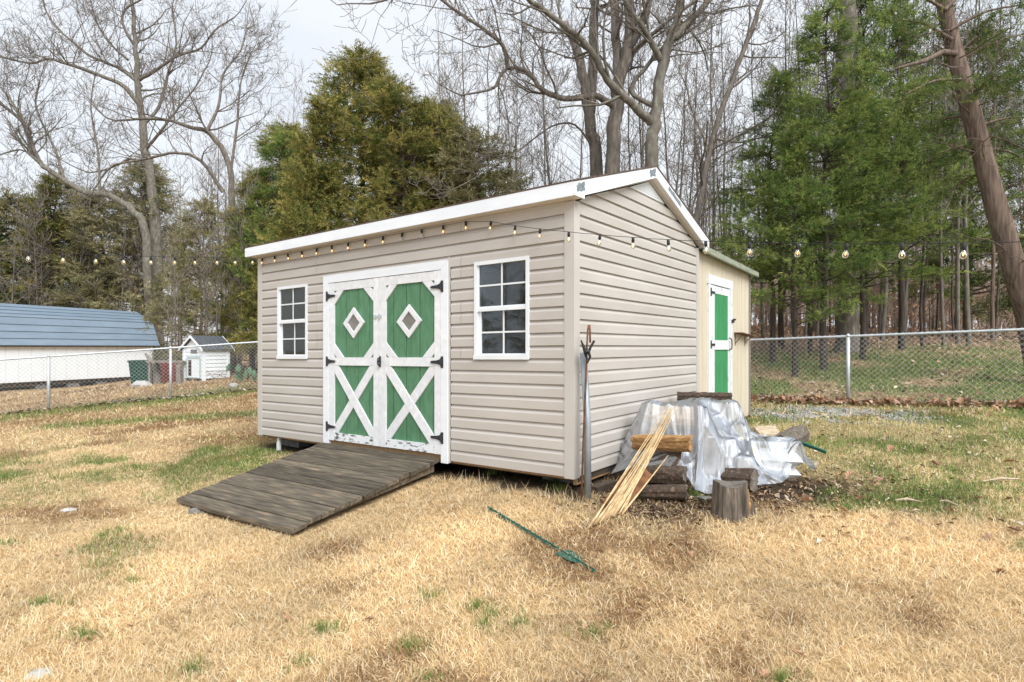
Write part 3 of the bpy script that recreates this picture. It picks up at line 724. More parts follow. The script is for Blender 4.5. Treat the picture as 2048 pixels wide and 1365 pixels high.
# ------------------------------------------------------------ pole, hook, clamp beside the shed corner
def onground(x, y, dz=0): return Vector((x, y, h1(x, y) + dz))
pb = onground(.640, 5.02, -.05)
pole = MB().tube([pb, P(1175, 850, 5.04), P(1167, 706, 5.09)], [.032, .031, .031], 14).build('steel_pole', M['steel'], smooth=True)
tag(pole, 'galvanised steel pipe leaning upright against the shed corner', 'pole')
mb = MB().tube([P(1163, 1005, 5.0), P(1166, 900, 5.0), P(1172, 760, 5.02), P(1174, 690, 5.04), P(1175.5, 662, 5.04), P(1177, 651, 5.04), P(1179.2, 650, 5.04), P(1180, 662, 5.04), P(1180.3, 686, 5.04)], [.009, .009, .0085, .008, .008, .008, .008, .008, .008], 8)
tag(mb.build('shepherd_hook', M['rust'], smooth=True), 'thin rusty shepherd hook standing against the steel pipe', 'hook')
cl = empty('spring_clamp', P(1173, 706, 5.0)); tag(cl, 'black spring clamp gripping the top of the steel pipe', 'clamp')
cb = Vector(cl.location)
def rel(px, py, Y): return P(px, py, Y) - cb
MB().tube([rel(1162, 681, 5.01), rel(1168, 696, 5.0), rel(1171, 708, 4.99), rel(1174, 720, 4.99)], [.006, .015, .016, .006], 6).build('jaw', M['rubber'], cl)
MB().tube([rel(1188.5, 682, 4.99), rel(1181, 695, 4.98), rel(1177, 704, 4.98), rel(1180, 714, 4.98), rel(1175, 727, 4.98)], [.011, .012, .016, .013, .006], 6).build('handle', M['rubber'], cl)
MB().tube([rel(1171, 703, 4.97), rel(1178, 703, 4.97)], [.014, .014], 10).build('pivot', M['black_metal'], cl)

# ------------------------------------------------------------ firewood
def log(a, b, r, mt, end, label, seed, k=22, flat=None, squash=1, name='firewood_log'):
    """a log lying or standing from a to b; an uneven tapered drum with separate cut ends"""
    g = random.Random(seed); a = Vector(a); b = Vector(b); d = (b - a); ln = d.length; d.normalize()
    t = empty(name, a); tag(t, label, 'log')
    mb = MB(); u = Vector((0, 0, 1)) if abs(d.z) < .8 else Vector((1, 0, 0)); l = d.cross(u).normalized(); u = l.cross(d)
    base = [1 + g.uniform(-.11, .09) + .08 * math.sin(2 * PI * q / k * 2 + seed) for q in range(k)]
    ns = 8; rings = []
    for i in range(ns + 1):
        c = d * (ln * i / ns); ring = []
        for q in range(k):
            an = 2 * PI * q / k; rr_ = r * base[q] * (1 + g.uniform(-.035, .035)) * (1 + .08 * (i / ns - .5))
            x, y = math.cos(an) * rr_, math.sin(an) * rr_ * squash
            if flat is not None and y > flat * r: y = flat * r + g.uniform(-.008, .008)
            jj = d * (g.uniform(-.012, .012) if i in (0, ns) else 0)
            p = c + l * x + u * y + jj
            ring.append(tuple(p))
        rings.append(ring)
    for ring in rings: mb.v += ring
    for i in range(ns):
        for q in range(k): mb.f.append((i * k + q, i * k + (q + 1) % k, (i + 1) * k + (q + 1) % k, (i + 1) * k + q))
    mb.build('bark', mt, t, smooth=False)
    for ring, s in ((rings[0], -1), (rings[-1], 1)):
        m2 = MB(); c = sum((Vector(p) for p in ring), Vector()) / k
        m2.v = [tuple(c + d * s * .004)] + [tuple(Vector(p) + d * s * .001) for p in ring]
        for q in range(k):
            f = (0, 1 + q, 1 + (q + 1) % k); m2.f.append(f if s < 0 else f[::-1])
        m2.build('cut_end', end, t)
    return t

def along(px0, py0, Y0, px1, py1, Y1): return P(px0, py0, Y0), P(px1, py1, Y1)
LB, LS, LG, LP, LE = M['log_bark'], M['log_split'], M['log_grey'], M['log_pale'], M['log_end']
log(*along(1268, 879, 5.45, 1381, 880, 5.20), .088, LS, LS, 'yellow split log lying on the plastic sheet behind the canes', 11, flat=.35)
log(*along(1276, 948, 5.15, 1370, 950, 4.98), .088, LB, LE, 'dark square-ended log under the edge of the plastic sheet', 12, flat=.7)
log(*along(1283, 984, 5.02, 1372, 984, 4.90), .085, LB, LE, 'black rotting log on the ground behind the rusty board', 13, squash=.8)
log(*along(1356, 794, 6.75, 1463, 796, 6.55), .065, LB, LE, 'long dark log laid on top of the pile by the lean-to door', 14, flat=.8)
log(*along(1300, 832, 5.75, 1398, 838, 5.55), .095, LP, LP, 'pale log under the plastic on top of the pile', 15)
log(*along(1310, 858, 5.80, 1400, 862, 5.60), .10, LB, LE, 'brown log under the plastic below the pale log', 16)
log(*along(1372, 905, 5.65, 1450, 905, 5.50), .12, LB, LE, 'log in the middle of the pile under the plastic', 17)
log(*along(1300, 915, 5.70, 1385, 915, 5.45), .11, LB, LE, 'log under the plastic behind the yellow split log', 18)
log(*along(1385, 830, 6.2, 1455, 832, 6.1), .13, LG, LE, 'thick grey log under the highest part of the plastic', 19)
log(*along(1390, 880, 6.1, 1470, 880, 5.95), .14, LG, LE, 'thick grey log low under the plastic beside the wall', 20)
log(*along(1452, 957, 5.02, 1509, 961, 4.86), .092, LB, LE, 'round brown log lying behind the upright stump', 21)
log(*along(1600, 868, 6.75, 1560, 892, 6.45), .115, LG, LE, 'grey log with a dark cut end beside the green bar', 22)
log(*along(1508, 872, 7.15, 1545, 868, 7.25), .10, LP, LP, 'short reddish log chunk beside the gravel', 23)
log(onground(1.09, 5.55, .05), onground(1.30, 5.72, .06), .07, LB, LE, 'log end low against the shed wall', 24)
# upright split stump
sb = onground(1.695, 4.60, -.03)
st = empty('upright_stump', sb); tag(st, 'upright grey stump with a cleft in its top', 'stump')
g = random.Random(31); mb = MB(); k = 44; ns = 6; grv = [g.uniform(-.05, .05) for _ in range(44)]
rings = []
for i in range(ns + 1):
    zz = .285 * i / ns; ring = []
    for q in range(k):
        an = 2 * PI * q / k
        rr_ = .128 * (1 + .10 * math.sin(3 * an + 1) + .05 * math.sin(7 * an)) * (1.10 - .14 * i / ns) * (1 + g.uniform(-.012, .012) + grv[q])
        notch = math.exp(-((an - 5.35) / .16) ** 2) * .45 + math.exp(-((an - 3.9) / .10) ** 2) * .12
        rr_ *= 1 - notch
        ring.append((math.cos(an) * rr_ * 1.02, math.sin(an) * rr_, zz + (g.uniform(-.006, .006) if 0 < i < ns else 0) + (0.012 * math.sin(an * 2 + 2) if i == ns else 0)))
    rings.append(ring)
for ring in rings: mb.v += ring
for i in range(ns):
    for q in range(k): mb.f.append((i * k + q, i * k + (q + 1) % k, (i + 1) * k + (q + 1) % k, (i + 1) * k + q))
mb.build('bark', M['log_grey'], st)
mb = MB(); top = rings[-1]
mb.v = [(0.01, 0.0, .272)] + [(x, y, z + .001) for x, y, z in top]
for q in range(k): mb.f.append((0, 1 + q, 1 + (q + 1) % k))
mb.build('cut_end', M['log_end'], st)
MB().tube([(.115, -.02, .0), (.135, -.03, .12), (.128, -.02, .24)], [.018, .015, .004], 5).build('bark_strip', M['log_split'], st)
MB().prism([(.12, .02), (.19, .0), (.185, .10), (.15, .16), (.125, .12)], 'xz', -.02, .02).build('bark_slab', M['log_grey'], st)

# soil bags under the plastic
def bag(c, sx, sy, sz, rz_, mt, label, seed):
    g = random.Random(seed); t = empty('soil_bag', c, rz_); tag(t, label, 'bag')
    nx, ny = 14, 10; mb = MB()
    for s in (1, -1):
        for j in range(ny + 1):
            for i in range(nx + 1):
                u_, v_ = i / nx * 2 - 1, j / ny * 2 - 1
                puff = (1 - abs(u_) ** 4) ** .6 * (1 - abs(v_) ** 4) ** .6 if abs(u_) < 1 and abs(v_) < 1 else 0
                mb.v.append((u_ * sx * (1 - .06 * puff), v_ * sy, sz + s * sz * puff * (1 + .12 * math.sin(i * 1.7 + seed) * math.cos(j * 1.3))))
    n1 = (nx + 1) * (ny + 1)
    for s in (0, 1):
        for j in range(ny):
            for i in range(nx):
                a = s * n1 + j * (nx + 1) + i; f = (a, a + 1, a + nx + 2, a + nx + 1)
                mb.f.append(f if s == 0 else f[::-1])
    mb.build('sack', mt, t, smooth=True)
    return t
b1 = bag(P(1466, 872, 5.75) - Vector((0, 0, .20)), .24, .17, .07, R(12), M['tarp_white'], 'white soil bag with a yellow and teal band under the plastic', 3); b1.rotation_euler = (R(38), R(8), R(10))
for (x0, x1, mm_) in ((.06, .13, 'bag_yellow'), (.13, .21, 'bag_teal')):
    mb = MB(); 
    for i in range(7):
        yy = -.13 + i * .26 / 6; pf = (1 - abs(yy / .17) ** 4) ** .6
        for x in (x0, x1):
            px_ = (1 - abs(x / .24) ** 4) ** .6; mb.v.append((x + .02 * math.sin(i), yy, .07 + .07 * pf * px_ * 1.16 + .006))
    mb.f = [(2 * i, 2 * i + 1, 2 * i + 3, 2 * i + 2) for i in range(6)]
    mb.build('printed_band', M[mm_], b1, smooth=True)
bx_, by_ = 2.50, 5.62
bag((bx_, by_, h1(bx_, by_) + .10), .22, .17, .075, R(-20), M['tarp_white'], 'flat white bag on top at the low end of the plastic', 5)
bag((bx_ - .02, by_ + .02, h1(bx_, by_) - .03), .22, .17, .08, R(-14), M['tarp_white'], 'flat white bag at the bottom at the low end of the plastic', 6)
log(P(1420, 935, 5.55), P(1490, 935, 5.35), .09, LB, LE, 'dark log under the plastic behind the upright stump', 25)

# plastic sheet draped with a small cloth solver over the pile
sup = []     # (x0,y0,z0,x1,y1,z1,r) capsules
for o in [o for o in COL.objects if o.name.startswith('firewood_log')]:
    ch = [c for c in o.children if c.name.startswith('bark')][0]
    n_ = len(ch.data.vertices); vv = np.array([v_.co[:] for v_ in ch.data.vertices]) + np.array(o.location)
    a_, b_ = vv[:22].mean(0), vv[-22:].mean(0); r_ = np.linalg.norm(vv[:22] - a_, axis=1).mean()
    lb = o['label']
    if 'yellow' in lb or 'long dark' in lb or 'rotting' in lb or 'green bar' in lb or 'reddish' in lb or 'stump' in lb and 'round' in lb or 'square-ended' in lb or 'shed wall' in lb: continue
    sup.append((*a_, *b_, r_))
sup.append((2.36, 5.62, h1(2.5, 5.6) + .20, 2.62, 5.62, h1(2.5, 5.6) + .20, .13))
def support(x, y):
    z = H(x, y) + .012
    for (ax, ay, az, bx, by, bz, r) in sup:
        dx, dy = bx - ax, by - ay; tt = np.clip(((x - ax) * dx + (y - ay) * dy) / (dx * dx + dy * dy + 1e-9), 0, 1)
        d2 = (x - ax - dx * tt) ** 2 + (y - ay - dy * tt) ** 2
        zz = az + (bz - az) * tt + np.sqrt(np.maximum(0, (r + .02) ** 2 - d2))
        z = np.where(d2 < (r + .02) ** 2, np.maximum(z, zz), z)
    return z
NU, NV = 210, 120
def tent(x, y):
    z = H(x, y)
    for (ax, ay, az, bx, by, bz, r) in sup:
        dx, dy = bx - ax, by - ay; tt = np.clip(((x - ax) * dx + (y - ay) * dy) / (dx * dx + dy * dy + 1e-9), 0, 1)
        d = np.sqrt((x - ax - dx * tt) ** 2 + (y - ay - dy * tt) ** 2)
        z = np.maximum(z, az + (bz - az) * tt + r * 1.16 + .018 - np.where(d < r * .8, .35 * d * d / r, .35 * .64 * r + 2.3 * (d - .8 * r)))
    return z
CRE = [(0, 1250, 905, 6.0), (.10, 1290, 818, 6.0), (.30, 1340, 803, 5.95), (.45, 1400, 796, 6.2), (.58, 1442, 799, 6.3), (.68, 1476, 830, 6.3), (.80, 1500, 864, 6.15), (.92, 1562, 882, 6.1), (1, 1604, 916, 6.05)]
HEM = [(0, 1218, 948, 5.68), (.10, 1258, 936, 5.45), (.28, 1366, 940, 5.12), (.40, 1388, 975, 5.10), (.50, 1415, 990, 5.05), (.60, 1455, 980, 5.08), (.70, 1500, 972, 5.15), (.82, 1547, 968, 5.22), (.92, 1594, 944, 5.5), (1, 1636, 938, 5.8)]
def curve(kn, u):
    pts = np.array([P(x, y, q)[:] for _, x, y, q in kn]); ks = np.array([k[0] for k in kn]); out = np.stack([np.interp(u, ks, pts[:, c]) for c in range(3)], -1)
    return out
uu = np.linspace(0, 1, NU); vv_ = np.linspace(-.28, 1, NV); U_, V_ = np.meshgrid(uu, vv_)
ker = np.ones(9) / 9
def sm1(a): return np.stack([np.convolve(np.pad(a[:, c], 4, 'edge'), ker, 'valid') for c in range(3)], -1)
cr = sm1(curve(CRE, uu)); hm = sm1(curve(HEM, uu))
fx = np.clip(V_, 0, 1)[..., None]
X = cr[None] * (1 - fx) + hm[None] * fx
zp = np.clip(V_, 0, 1); prf = .62 * zp ** 1.6 + .38 * zp ** 1.0
X[..., 2] = cr[None, :, 2] * (1 - prf) + hm[None, :, 2] * prf
bk = np.clip(-V_, 0, 1)[..., None]; X += bk * np.array([.15, 1.1, -1.5])       # rear flap
# folds running down from the crest, stronger towards the hem
def ridged(a, b, sc, seed): return 1 - np.abs(2 * vnoise(a, b, sc, seed) - 1)
warp = U_ + .05 * (fbm(U_ * 6, V_ * 2.2, 1, 12) - .5)
th = (warp - .50 + .06 * (vnoise(U_ * 3, V_ * 3, 1, 44) - .5)) / (np.clip(V_, 0, 1) * .9 + .38)
fold = .95 * ridged(th * 6.5, V_ * .9, 1, 3) ** 3 + .42 * ridged(th * 15 + 3, V_ * 1.7, 1, 8) ** 4 + .14 * ridged(th * 34, V_ * 4 + th, 1, 15) ** 4 + .22 * ridged(warp * 7 + V_ * 6, V_ * 2.5 - warp * 4, 1, 19) ** 8 - .42
amp = .035 + .055 * np.clip(V_, 0, 1) ** .9
out = hm - cr; out[:, 2] = 0; out /= np.linalg.norm(out, axis=1, keepdims=True)
for it in range(3):
    zs = tent(X[..., 0], X[..., 1]); X[..., 2] = np.maximum(X[..., 2], zs)
    if it < 2:
        Zm = X[..., 2].copy()
        for _ in range(5): Zm[1:-1, 1:-1] = (Zm[:-2, 1:-1] + Zm[2:, 1:-1] + Zm[1:-1, :-2] + Zm[1:-1, 2:] + 2 * Zm[1:-1, 1:-1]) / 6
        X[..., 2] = Zm
X += out[None] * ((fold + .25) * amp)[..., None]; X[..., 2] += (fold + .25) * amp * .6 * (1 - np.clip(V_, 0, 1) ** 3)
cre = (ridged(U_ * 60 + 2 * V_, V_ * 40, 1, 22) ** 2 + ridged(U_ * 24, V_ * 26 + U_ * 9, 1, 27) ** 2 - .8) * .0016
X += out[None] * cre[..., None]; X[..., 2] += cre * .8
X[..., 2] = np.maximum(X[..., 2], H(X[..., 0], X[..., 1]) + .006 + .02 * np.maximum(0, fold))
lxw = (X[..., 0] - SC[0]) * UX[0] + (X[..., 1] - SC[1]) * UX[1]; push = np.maximum(0, .04 - lxw); X[..., 0] += push * UX[0]; X[..., 1] += push * UX[1]
nn = np.arange(NU * NV).reshape(NV, NU)
PF = np.stack([nn[:-1, :-1], nn[:-1, 1:], nn[1:, 1:], nn[1:, :-1]], -1).reshape(-1, 4)
tag(onp('plastic_sheet', X.reshape(-1, 3), PF, M['plastic'], smooth=True), 'crumpled clear plastic sheet draped over the firewood pile', 'plastic sheet')

# rusty board and bamboo canes leaning on the pile
rb = MB(); a, b = P(1222, 1018, 4.72), P(1288, 938, 5.04)
d = (b - a); rb.bar(a, b, .17, .022, up=(.25, -.72, .62)); tag(rb.build('rusty_board', M['board_rust']), 'rust brown board lying slanted under the canes', 'board')
rb = MB().bar(P(1188, 982, 5.15), P(1228, 968, 5.3), .09, .07); tag(rb.build('timber_offcut', M['wood_dark']), 'dark timber offcut tucked under the shed corner', 'timber')
g = random.Random(8)
for k in range(15):
    bx0 = 1176 + k * 5.0 + g.uniform(-3, 3); tx = 1354 + (k - 7) * 1.1 + g.uniform(-5, 5)
    Lc = g.uniform(.84, 1.02)
    a = P(bx0, 1050 + g.uniform(-6, 3) - k * .9, 4.40 + .02 * k); a.z = h1(a.x, a.y) + .004 + g.uniform(0, .02)
    b = P(tx, 803 + g.uniform(-9, 9), 5.15 + g.uniform(-.02, .04)); b = a + (b - a) * Lc
    if k == 13: b = a + (P(1388, 846, 5.1) - a) * .62
    if k == 14: b = a + (P(1338, 815, 5.1) - a) * .98
    sagv = Vector((g.uniform(-.01, .01), 0, -.012)); r0 = g.uniform(.0065, .0105)
    mb = MB(); pts = []; rad = []
    for i in range(13):
        tt = i / 12; p = a.lerp(b, tt) + sagv * math.sin(tt * PI) * 1.5
        pts.append(p); rad.append((r0 * (1 - .72 * tt)) * (1.28 if i % 3 == 1 else 1))
    mb.tube(pts, rad, 6)
    tag(mb.build('bamboo_cane', M['cane'], smooth=True), 'thin straw coloured cane in the bundle leaning on the firewood', 'cane', 'canes leaning on the firewood pile')

# green steel posts
def gz(px, py, dz=0):
    Y = 4.0
    for _ in range(30):
        z = h1((px - CX) / FPX * Y, Y); Y = .5 * Y + .5 * (ZC - z) * FPX / (py - HY)
    return Vector(((px - CX) / FPX * Y, Y, z + dz))
a, b = gz(975, 1020, .016), gz(1190, 1148, .012)
tp = empty('fence_stake', a); tag(tp, 'green steel fence stake lying in the dry grass', 'stake')
d = (b - a); l = Vector((d.y, -d.x, 0)).normalized(); dn = d.normalized()
MB().bar((0, 0, 0), d, .022, .005, up=(0, 0, 1)).bar((0, 0, .008), d + Vector((0, 0, .008)), .005, .016).build('shaft', M['post_green'], tp)
c = d * .80
mb = MB(); mb.v = [tuple(c + dn * s + l * w + Vector((0, 0, .0045 + zz))) for zz in (0, .004) for (s, w) in ((-.06, -.065), (.09, -.05), (.14, 0), (.09, .05), (-.06, .065))]
mb.f = [(0, 1, 2, 3, 4), (9, 8, 7, 6, 5)] + [(i, 5 + i, 5 + (i + 1) % 5, (i + 1) % 5) for i in range(5)]
mb.build('anchor_plate', M['post_green'], tp)
mb = MB()
for s in np.linspace(.05, .72, 14): mb.box(*(v for q in ((d * s).x, (d * s).y, (d * s).z + .017) for v in (q - .005, q + .005)))
mb.build('stud_row', M['post_green'], tp)
mb = MB().bar(P(1599, 883, 6.45), P(1652, 903, 6.15), .035, .006).bar(P(1599, 883, 6.45) + Vector((0, 0, -.015)), P(1652, 903, 6.15) + Vector((0, 0, -.015)), .005, .03)
tag(mb.build('angle_bar', M['post_green']), 'short dark green angle bar propped on the grey log', 'bar')

# pale stones in the lawn
def stone(p, sx, sy, sz, label, seed, mt='stone', name='stone'):
    g = random.Random(seed); mb = MB(); k = 11
    prof_ = [(1, -.3), (1.02, .25), (.8, .75), (.35, 1)]
    for (f, zf_) in prof_:
        for q in range(k):
            a = 2 * PI * q / k; rr_ = f * (1 + g.uniform(-.16, .16)); mb.v.append((math.cos(a) * rr_ * sx, math.sin(a) * rr_ * sy, zf_ * sz * (1 + g.uniform(-.12, .12))))
    for i in range(3):
        for q in range(k): mb.f.append((i * k + q, i * k + (q + 1) % k, (i + 1) * k + (q + 1) % k, (i + 1) * k + q))
    mb.f.append(tuple(3 * k + q for q in range(k)))
    o = mb.build(name, M[mt]); o.location = p; tag(o, label, 'stone'); return o
stone(gz(78, 1352), .06, .05, .022, 'white stone half sunk in the straw near the green tufts', 1)
stone(gz(138, 1021), .075, .045, .018, 'flat pale stone in the straw beside the green patches', 2)
stone(gz(392, 1026), .07, .045, .045, 'blue grey stone at the foot of the ramp', 3, 'block')
stone(gz(1410, 1000), .09, .06, .03, 'grey bark-like flat stone beside the upright stump', 4, 'block')

# ------------------------------------------------------------ string lights
sg = empty('string_lights', P(528, 512, 8.0)); s0 = Vector(sg.location)
tag(sg, 'string of lit clear bulbs along the shed eave and over the yard', 'string lights')
EAVE = [528.2, 553.6, 579.2, 608.4, 635.6, 668.4, 700.4, 734.4, 769, 807.7, 846.9, 890.2, 935.4]
pts = []
def floc(lx, ly, lz): x, y = toworld(lx, ly); return Vector((x, y, SZ + lz + KS * lx))
left = [(-505, 0)]
LX_ = [505, 470, 434, 390, 350, 302, 247, 192, 126, 57, -28, -125]; LY_ = [515.5, 515.5, 515, 514.5, 514, 513, 511.5, 509.5, 506.5, 502.5, 498, 492]
pl = []
for k, (x_, y_) in enumerate(zip(LX_, LY_)): pl.append(P(x_, y_, 7.95 - .285 * (k + 1)))
pe = [floc(-4.784 + .3002 * k, -.05, 2.366) for k in range(13)]
RX_ = [981.1, 1029.9, 1079.6, 1137.5, 1199, 1266, 1337, 1412, 1499, 1595, 1692, 1804, 1927, 2068, 2230]
RY_ = [443, 451.5, 458, 464, 469.5, 475, 479.5, 482.5, 485.5, 487, 487.5, 487, 486, 483, 479]
pr_ = [P(x_, y_, (5.78 - .191 * (k + 1)) ) for k, (x_, y_) in enumerate(zip(RX_, RY_))]
allp = pl[::-1] + pe + pr_
mb = MB(); fine = []
for i, p in enumerate(allp):
    fine.append(p - s0)
    if i < len(allp) - 1:
        q = allp[i + 1]; md = (p + q) / 2; md.z -= .003; fine.append(md - s0)
mb.tube(fine, .0024, 5); mb.build('cable', M['rubber'], sg)
lat = MB().lathe([(.009, 0), (.010, -.010), (.019, -.024), (.021, -.037), (.017, -.051), (.008, -.058), (.002, -.059)], 12).mesh('bulb', M['bulb_glass'], True)
sok = MB().lathe([(.006, .010), (.013, .006), (.014, -.034), (.011, -.036)], 10).mesh('socket', M['rubber'], True)
fil = MB().lathe([(.001, -.014), (.0045, -.020), (.005, -.032), (.001, -.038)], 6).mesh('filament', M['filament'], True)
g = random.Random(2)
for i, p in enumerate(allp):
    b = bpy.data.objects.new('bulb', lat); COL.objects.link(b); b.parent = sg
    b.location = p - s0 + Vector((0, 0, -.040)); b.rotation_euler = (g.uniform(-.15, .15), g.uniform(-.15, .15), 0)
    b.scale = (.88, .88, .88); k_ = bpy.data.objects.new('socket', sok); COL.objects.link(k_); k_.parent = b; k_.location = (0, 0, .036)
    if i - len(pl) not in (9, 10):
        k_ = bpy.data.objects.new('filament', fil); COL.objects.link(k_); k_.parent = b

# ------------------------------------------------------------ chain link fences
def chain_fence(pts2, posts, tops, label, ph=.090, pv=.086, wr=.0019, base_gap=.03):
    """pts2: function t->(x,y); posts: list of t; tops: function t->z of rail; fence runs t0..t1"""
    t0, t1 = posts[0], posts[-1]
    x, y = pts2((t0 + t1) / 2); root = empty('chain_link_fence', (x, y, h1(x, y))); o0 = Vector(root.location); tag(root, label, 'fence')
    def at(t_, z): x, y = pts2(t_); return Vector((x, y, z)) - o0
    for tp_ in posts[1:-1]:
        x, y = pts2(tp_); zb = h1(x, y) - .1
        pst = MB().tube([at(tp_, zb), at(tp_, tops(tp_) - .01)], .031, 12).build('post', M['galv'], root, smooth=True)
        MB().lathe([(.034, 0), (.034, .03), (.02, .05), (.004, .062)], 12, at(tp_, tops(tp_) - .012)).build('post_cap', M['galv'], pst, smooth=True)
    q = np.linspace(t0, t1, 40)
    MB().tube([at(t_, tops(t_)) for t_ in q], .021, 10).build('top_rail', M['galv'], root, smooth=True)
    # woven wires: each vertical wire zigzags half a pitch to each side
    n = int((t1 - t0) / (ph / 2)); V = []; F = []
    tt = t0 + np.arange(n) * ph / 2
    xy = np.array([pts2(t_) for t_ in tt]); gz_ = H(xy[:, 0], xy[:, 1]) + base_gap
    (x0, y0), (x1, y1) = pts2(t0), pts2(t1); dn = np.array([x1 - x0, y1 - y0]); dn = dn / np.hypot(*dn); nm = np.array([-dn[1], dn[0]])
    for i in range(0, n):
        ztop = tops(tt[i]) + .035; nv = int((ztop - gz_[i]) / (pv / 2)); sgn = 1 if i % 2 else -1
        ks = np.arange(nv + 1); zz = ztop - ks * pv / 2; off = np.where(ks % 2 == 0, -1, 1) * sgn * ph / 4
        px = xy[i, 0] + dn[0] * (off) - o0.x; py = xy[i, 1] + dn[1] * off - o0.y
        dep = np.where(ks % 2 == 0, .002, -.002)
        b0 = len(V)
        ring = [(-.5, -.8), (.5, -.8), (0, 1)]
        for j in range(nv + 1):
            for (u_, w_) in ring:
                V.append((px[j] + dn[0] * u_ * wr * 2 * 1.2 + nm[0] * (w_ * wr + dep[j]), py[j] + dn[1] * u_ * wr * 2 * 1.2 + nm[1] * (w_ * wr + dep[j]), zz[j] - o0.z))
        for j in range(nv):
            a = b0 + j * 3
            for e in range(3): F.append((a + e, a + (e + 1) % 3, a + 3 + (e + 1) % 3, a + 3 + e))
    w_ = onp('wire_mesh', np.array(V), np.array(F), M['galv'], parent=root); w_['kind'] = 'stuff'
    return root
chain_fence(lambda t_: (FB[0] + UX[0] * t_, FB[1] + UX[1] * t_), [-2.2, 1.16, 4.2, 7.0], lambda t_: 1.655 + .0335 * t_ + .0, 'chain link fence in front of the leafy woods behind the lean-to', wr=.0022)
chain_fence(lambda t_: (FL0[0] + FLD[0] * t_, FL0[1] + FLD[1] * t_), [-6.0, -2.9, 0, 2.31, 5.2, 8.5], lambda t_: 1.30 + .079 * t_, 'chain link fence between the lawn and the white barn', wr=.0024)

# ------------------------------------------------------------ barn beyond the left fence
BA = np.array([-24.95, 28.9]); BD = np.array([.318, .948]); BN = np.array([-BD[1], BD[0]])   # BN points away from the yard
barn = empty('barn', (BA[0], BA[1], -.25), math.atan2(BD[1], BD[0]))
tag(barn, 'long white barn with a blue grey metal gambrel roof', 'barn')
# local: x along the wall (away from the camera), y = inward (behind), z up ; wall bottom z=0
BX0, BX1, BW, BH_ = -9.0, 8.35, 3.6, 1.85
nb = 30; w = (BX1 - BX0) / nb
for k in range(nb):
    MB().box(BX0 + k * w, BX0 + (k + 1) * w - .02, 0, .03, 0, BH_).build('wall_panel', M['barn_wall'], barn)
MB().box(BX0, BX1, .031, BW, -.02, BH_ - .02).build('wall_core', M['barn_wall'], barn)
MB().box(BX1 - .02, BX1 + .06, -.02, .1, -.02, BH_).build('corner_trim', M['barn_roof'], barn)
for y in (.15, BW - .3): MB().box(BX0, BX1, y, y + .15, -.22, -.021).build('skid', M['wood_dark'], barn)
gprof = [(-.16, BH_ - .02), (.42, BH_ + 1.40), (BW / 2, BH_ + 2.15), (BW - .42, BH_ + 1.40), (BW + .16, BH_ - .02)]
MB().prism([(y, z - .05) for y, z in gprof], 'yz', BX0 - .05, BX1 + .05).build('gable', M['barn_wall'], barn)
def rows(a, b, n):
    for k in range(n):
        p = Vector((0, a[0] + (b[0] - a[0]) * k / n, a[1] + (b[1] - a[1]) * k / n)); q = Vector((0, a[0] + (b[0] - a[0]) * (k + 1) / n, a[1] + (b[1] - a[1]) * (k + 1) / n))
        nrm = Vector((0, -(q - p).z, (q - p).y)).normalized()
        if nrm.z < 0: nrm = -nrm
        e = .012 * 1; P0, P1, P2, P3 = p + nrm * .055, q + nrm * .018, q, p
        mb = MB()
        for x in (BX0 - .3, BX1 + .32):
            for v_ in (P0, P1, P2, P3): mb.v.append((x, v_.y, v_.z))
        mb.f = [(0, 1, 2, 3), (7, 6, 5, 4)] + [(i, 4 + i, 4 + (i + 1) % 4, (i + 1) % 4) for i in range(4)]
        mb.build('roof_panel', M['barn_roof'], barn)
rows(gprof[0], gprof[1], 4); rows(gprof[1], gprof[2], 4); rows(gprof[4], gprof[3], 4); rows(gprof[3], gprof[2], 4)
MB().box(BX0 - .3, BX1 + .32, -.19, -.15, BH_ - .09, BH_ - .02).build('eave_trim', M['wood_dark'], barn)
for k, x in enumerate((-6.5, -3.4, -.6, 2.0, 3.6, 5.2, 7.6)):
    xx = BA[0] + BD[0] * x; yy = BA[1] + BD[1] * x; zz = h1(xx, yy) + .25
    MB().box(x - .3, x + .3, .1, .4, zz - .1, -.222).build('support_block', M['block'], barn)

# ------------------------------------------------------------ small white coop
cz = h1(-9.15, 17.6); coop = empty('chicken_coop', (-9.10, 17.5, .46), R(60)); tag(coop, 'small white clapboard coop with a grey shingle roof', 'coop')
CW, CF = .80, .98         # side (local x) , front (local y)
C0 = .10; CH = 1.0; CP = 1.36
MB().box(0, CW, .0, CF, C0 + .02, CH).build('wall_core', M['barn_wall'], coop)
for k in range(8):
    z = C0 + .01 + k * .113
    MB().prism([(-.022, z), (-.022, z + .012), (-.004, z + .11), (0, z + .11), (0, z)], 'yz', .04, CW - .04).build('clapboard', M['white_worn'] if k in (0, 1) else M['barn_wall'], coop)
    MB().prism([(-.0, z), (-.022, z), (-.004, z + .11), (0, z + .11)], 'xz', .03, CF - .03).build('clapboard', M['barn_wall'], coop)
MB().prism([(0, CH), (CF, CH), (CF / 2, CP - .03)], 'yz', -.012, CW).build('gable', M['barn_wall'], coop)
for (x, y) in ((-.03, -.03), (CW - .05, -.03), (-.03, CF - .05)):
    MB().box(x, x + .08, y, y + .08, -.06, CH - .01).build('corner_post', M['barn_wall'], coop)
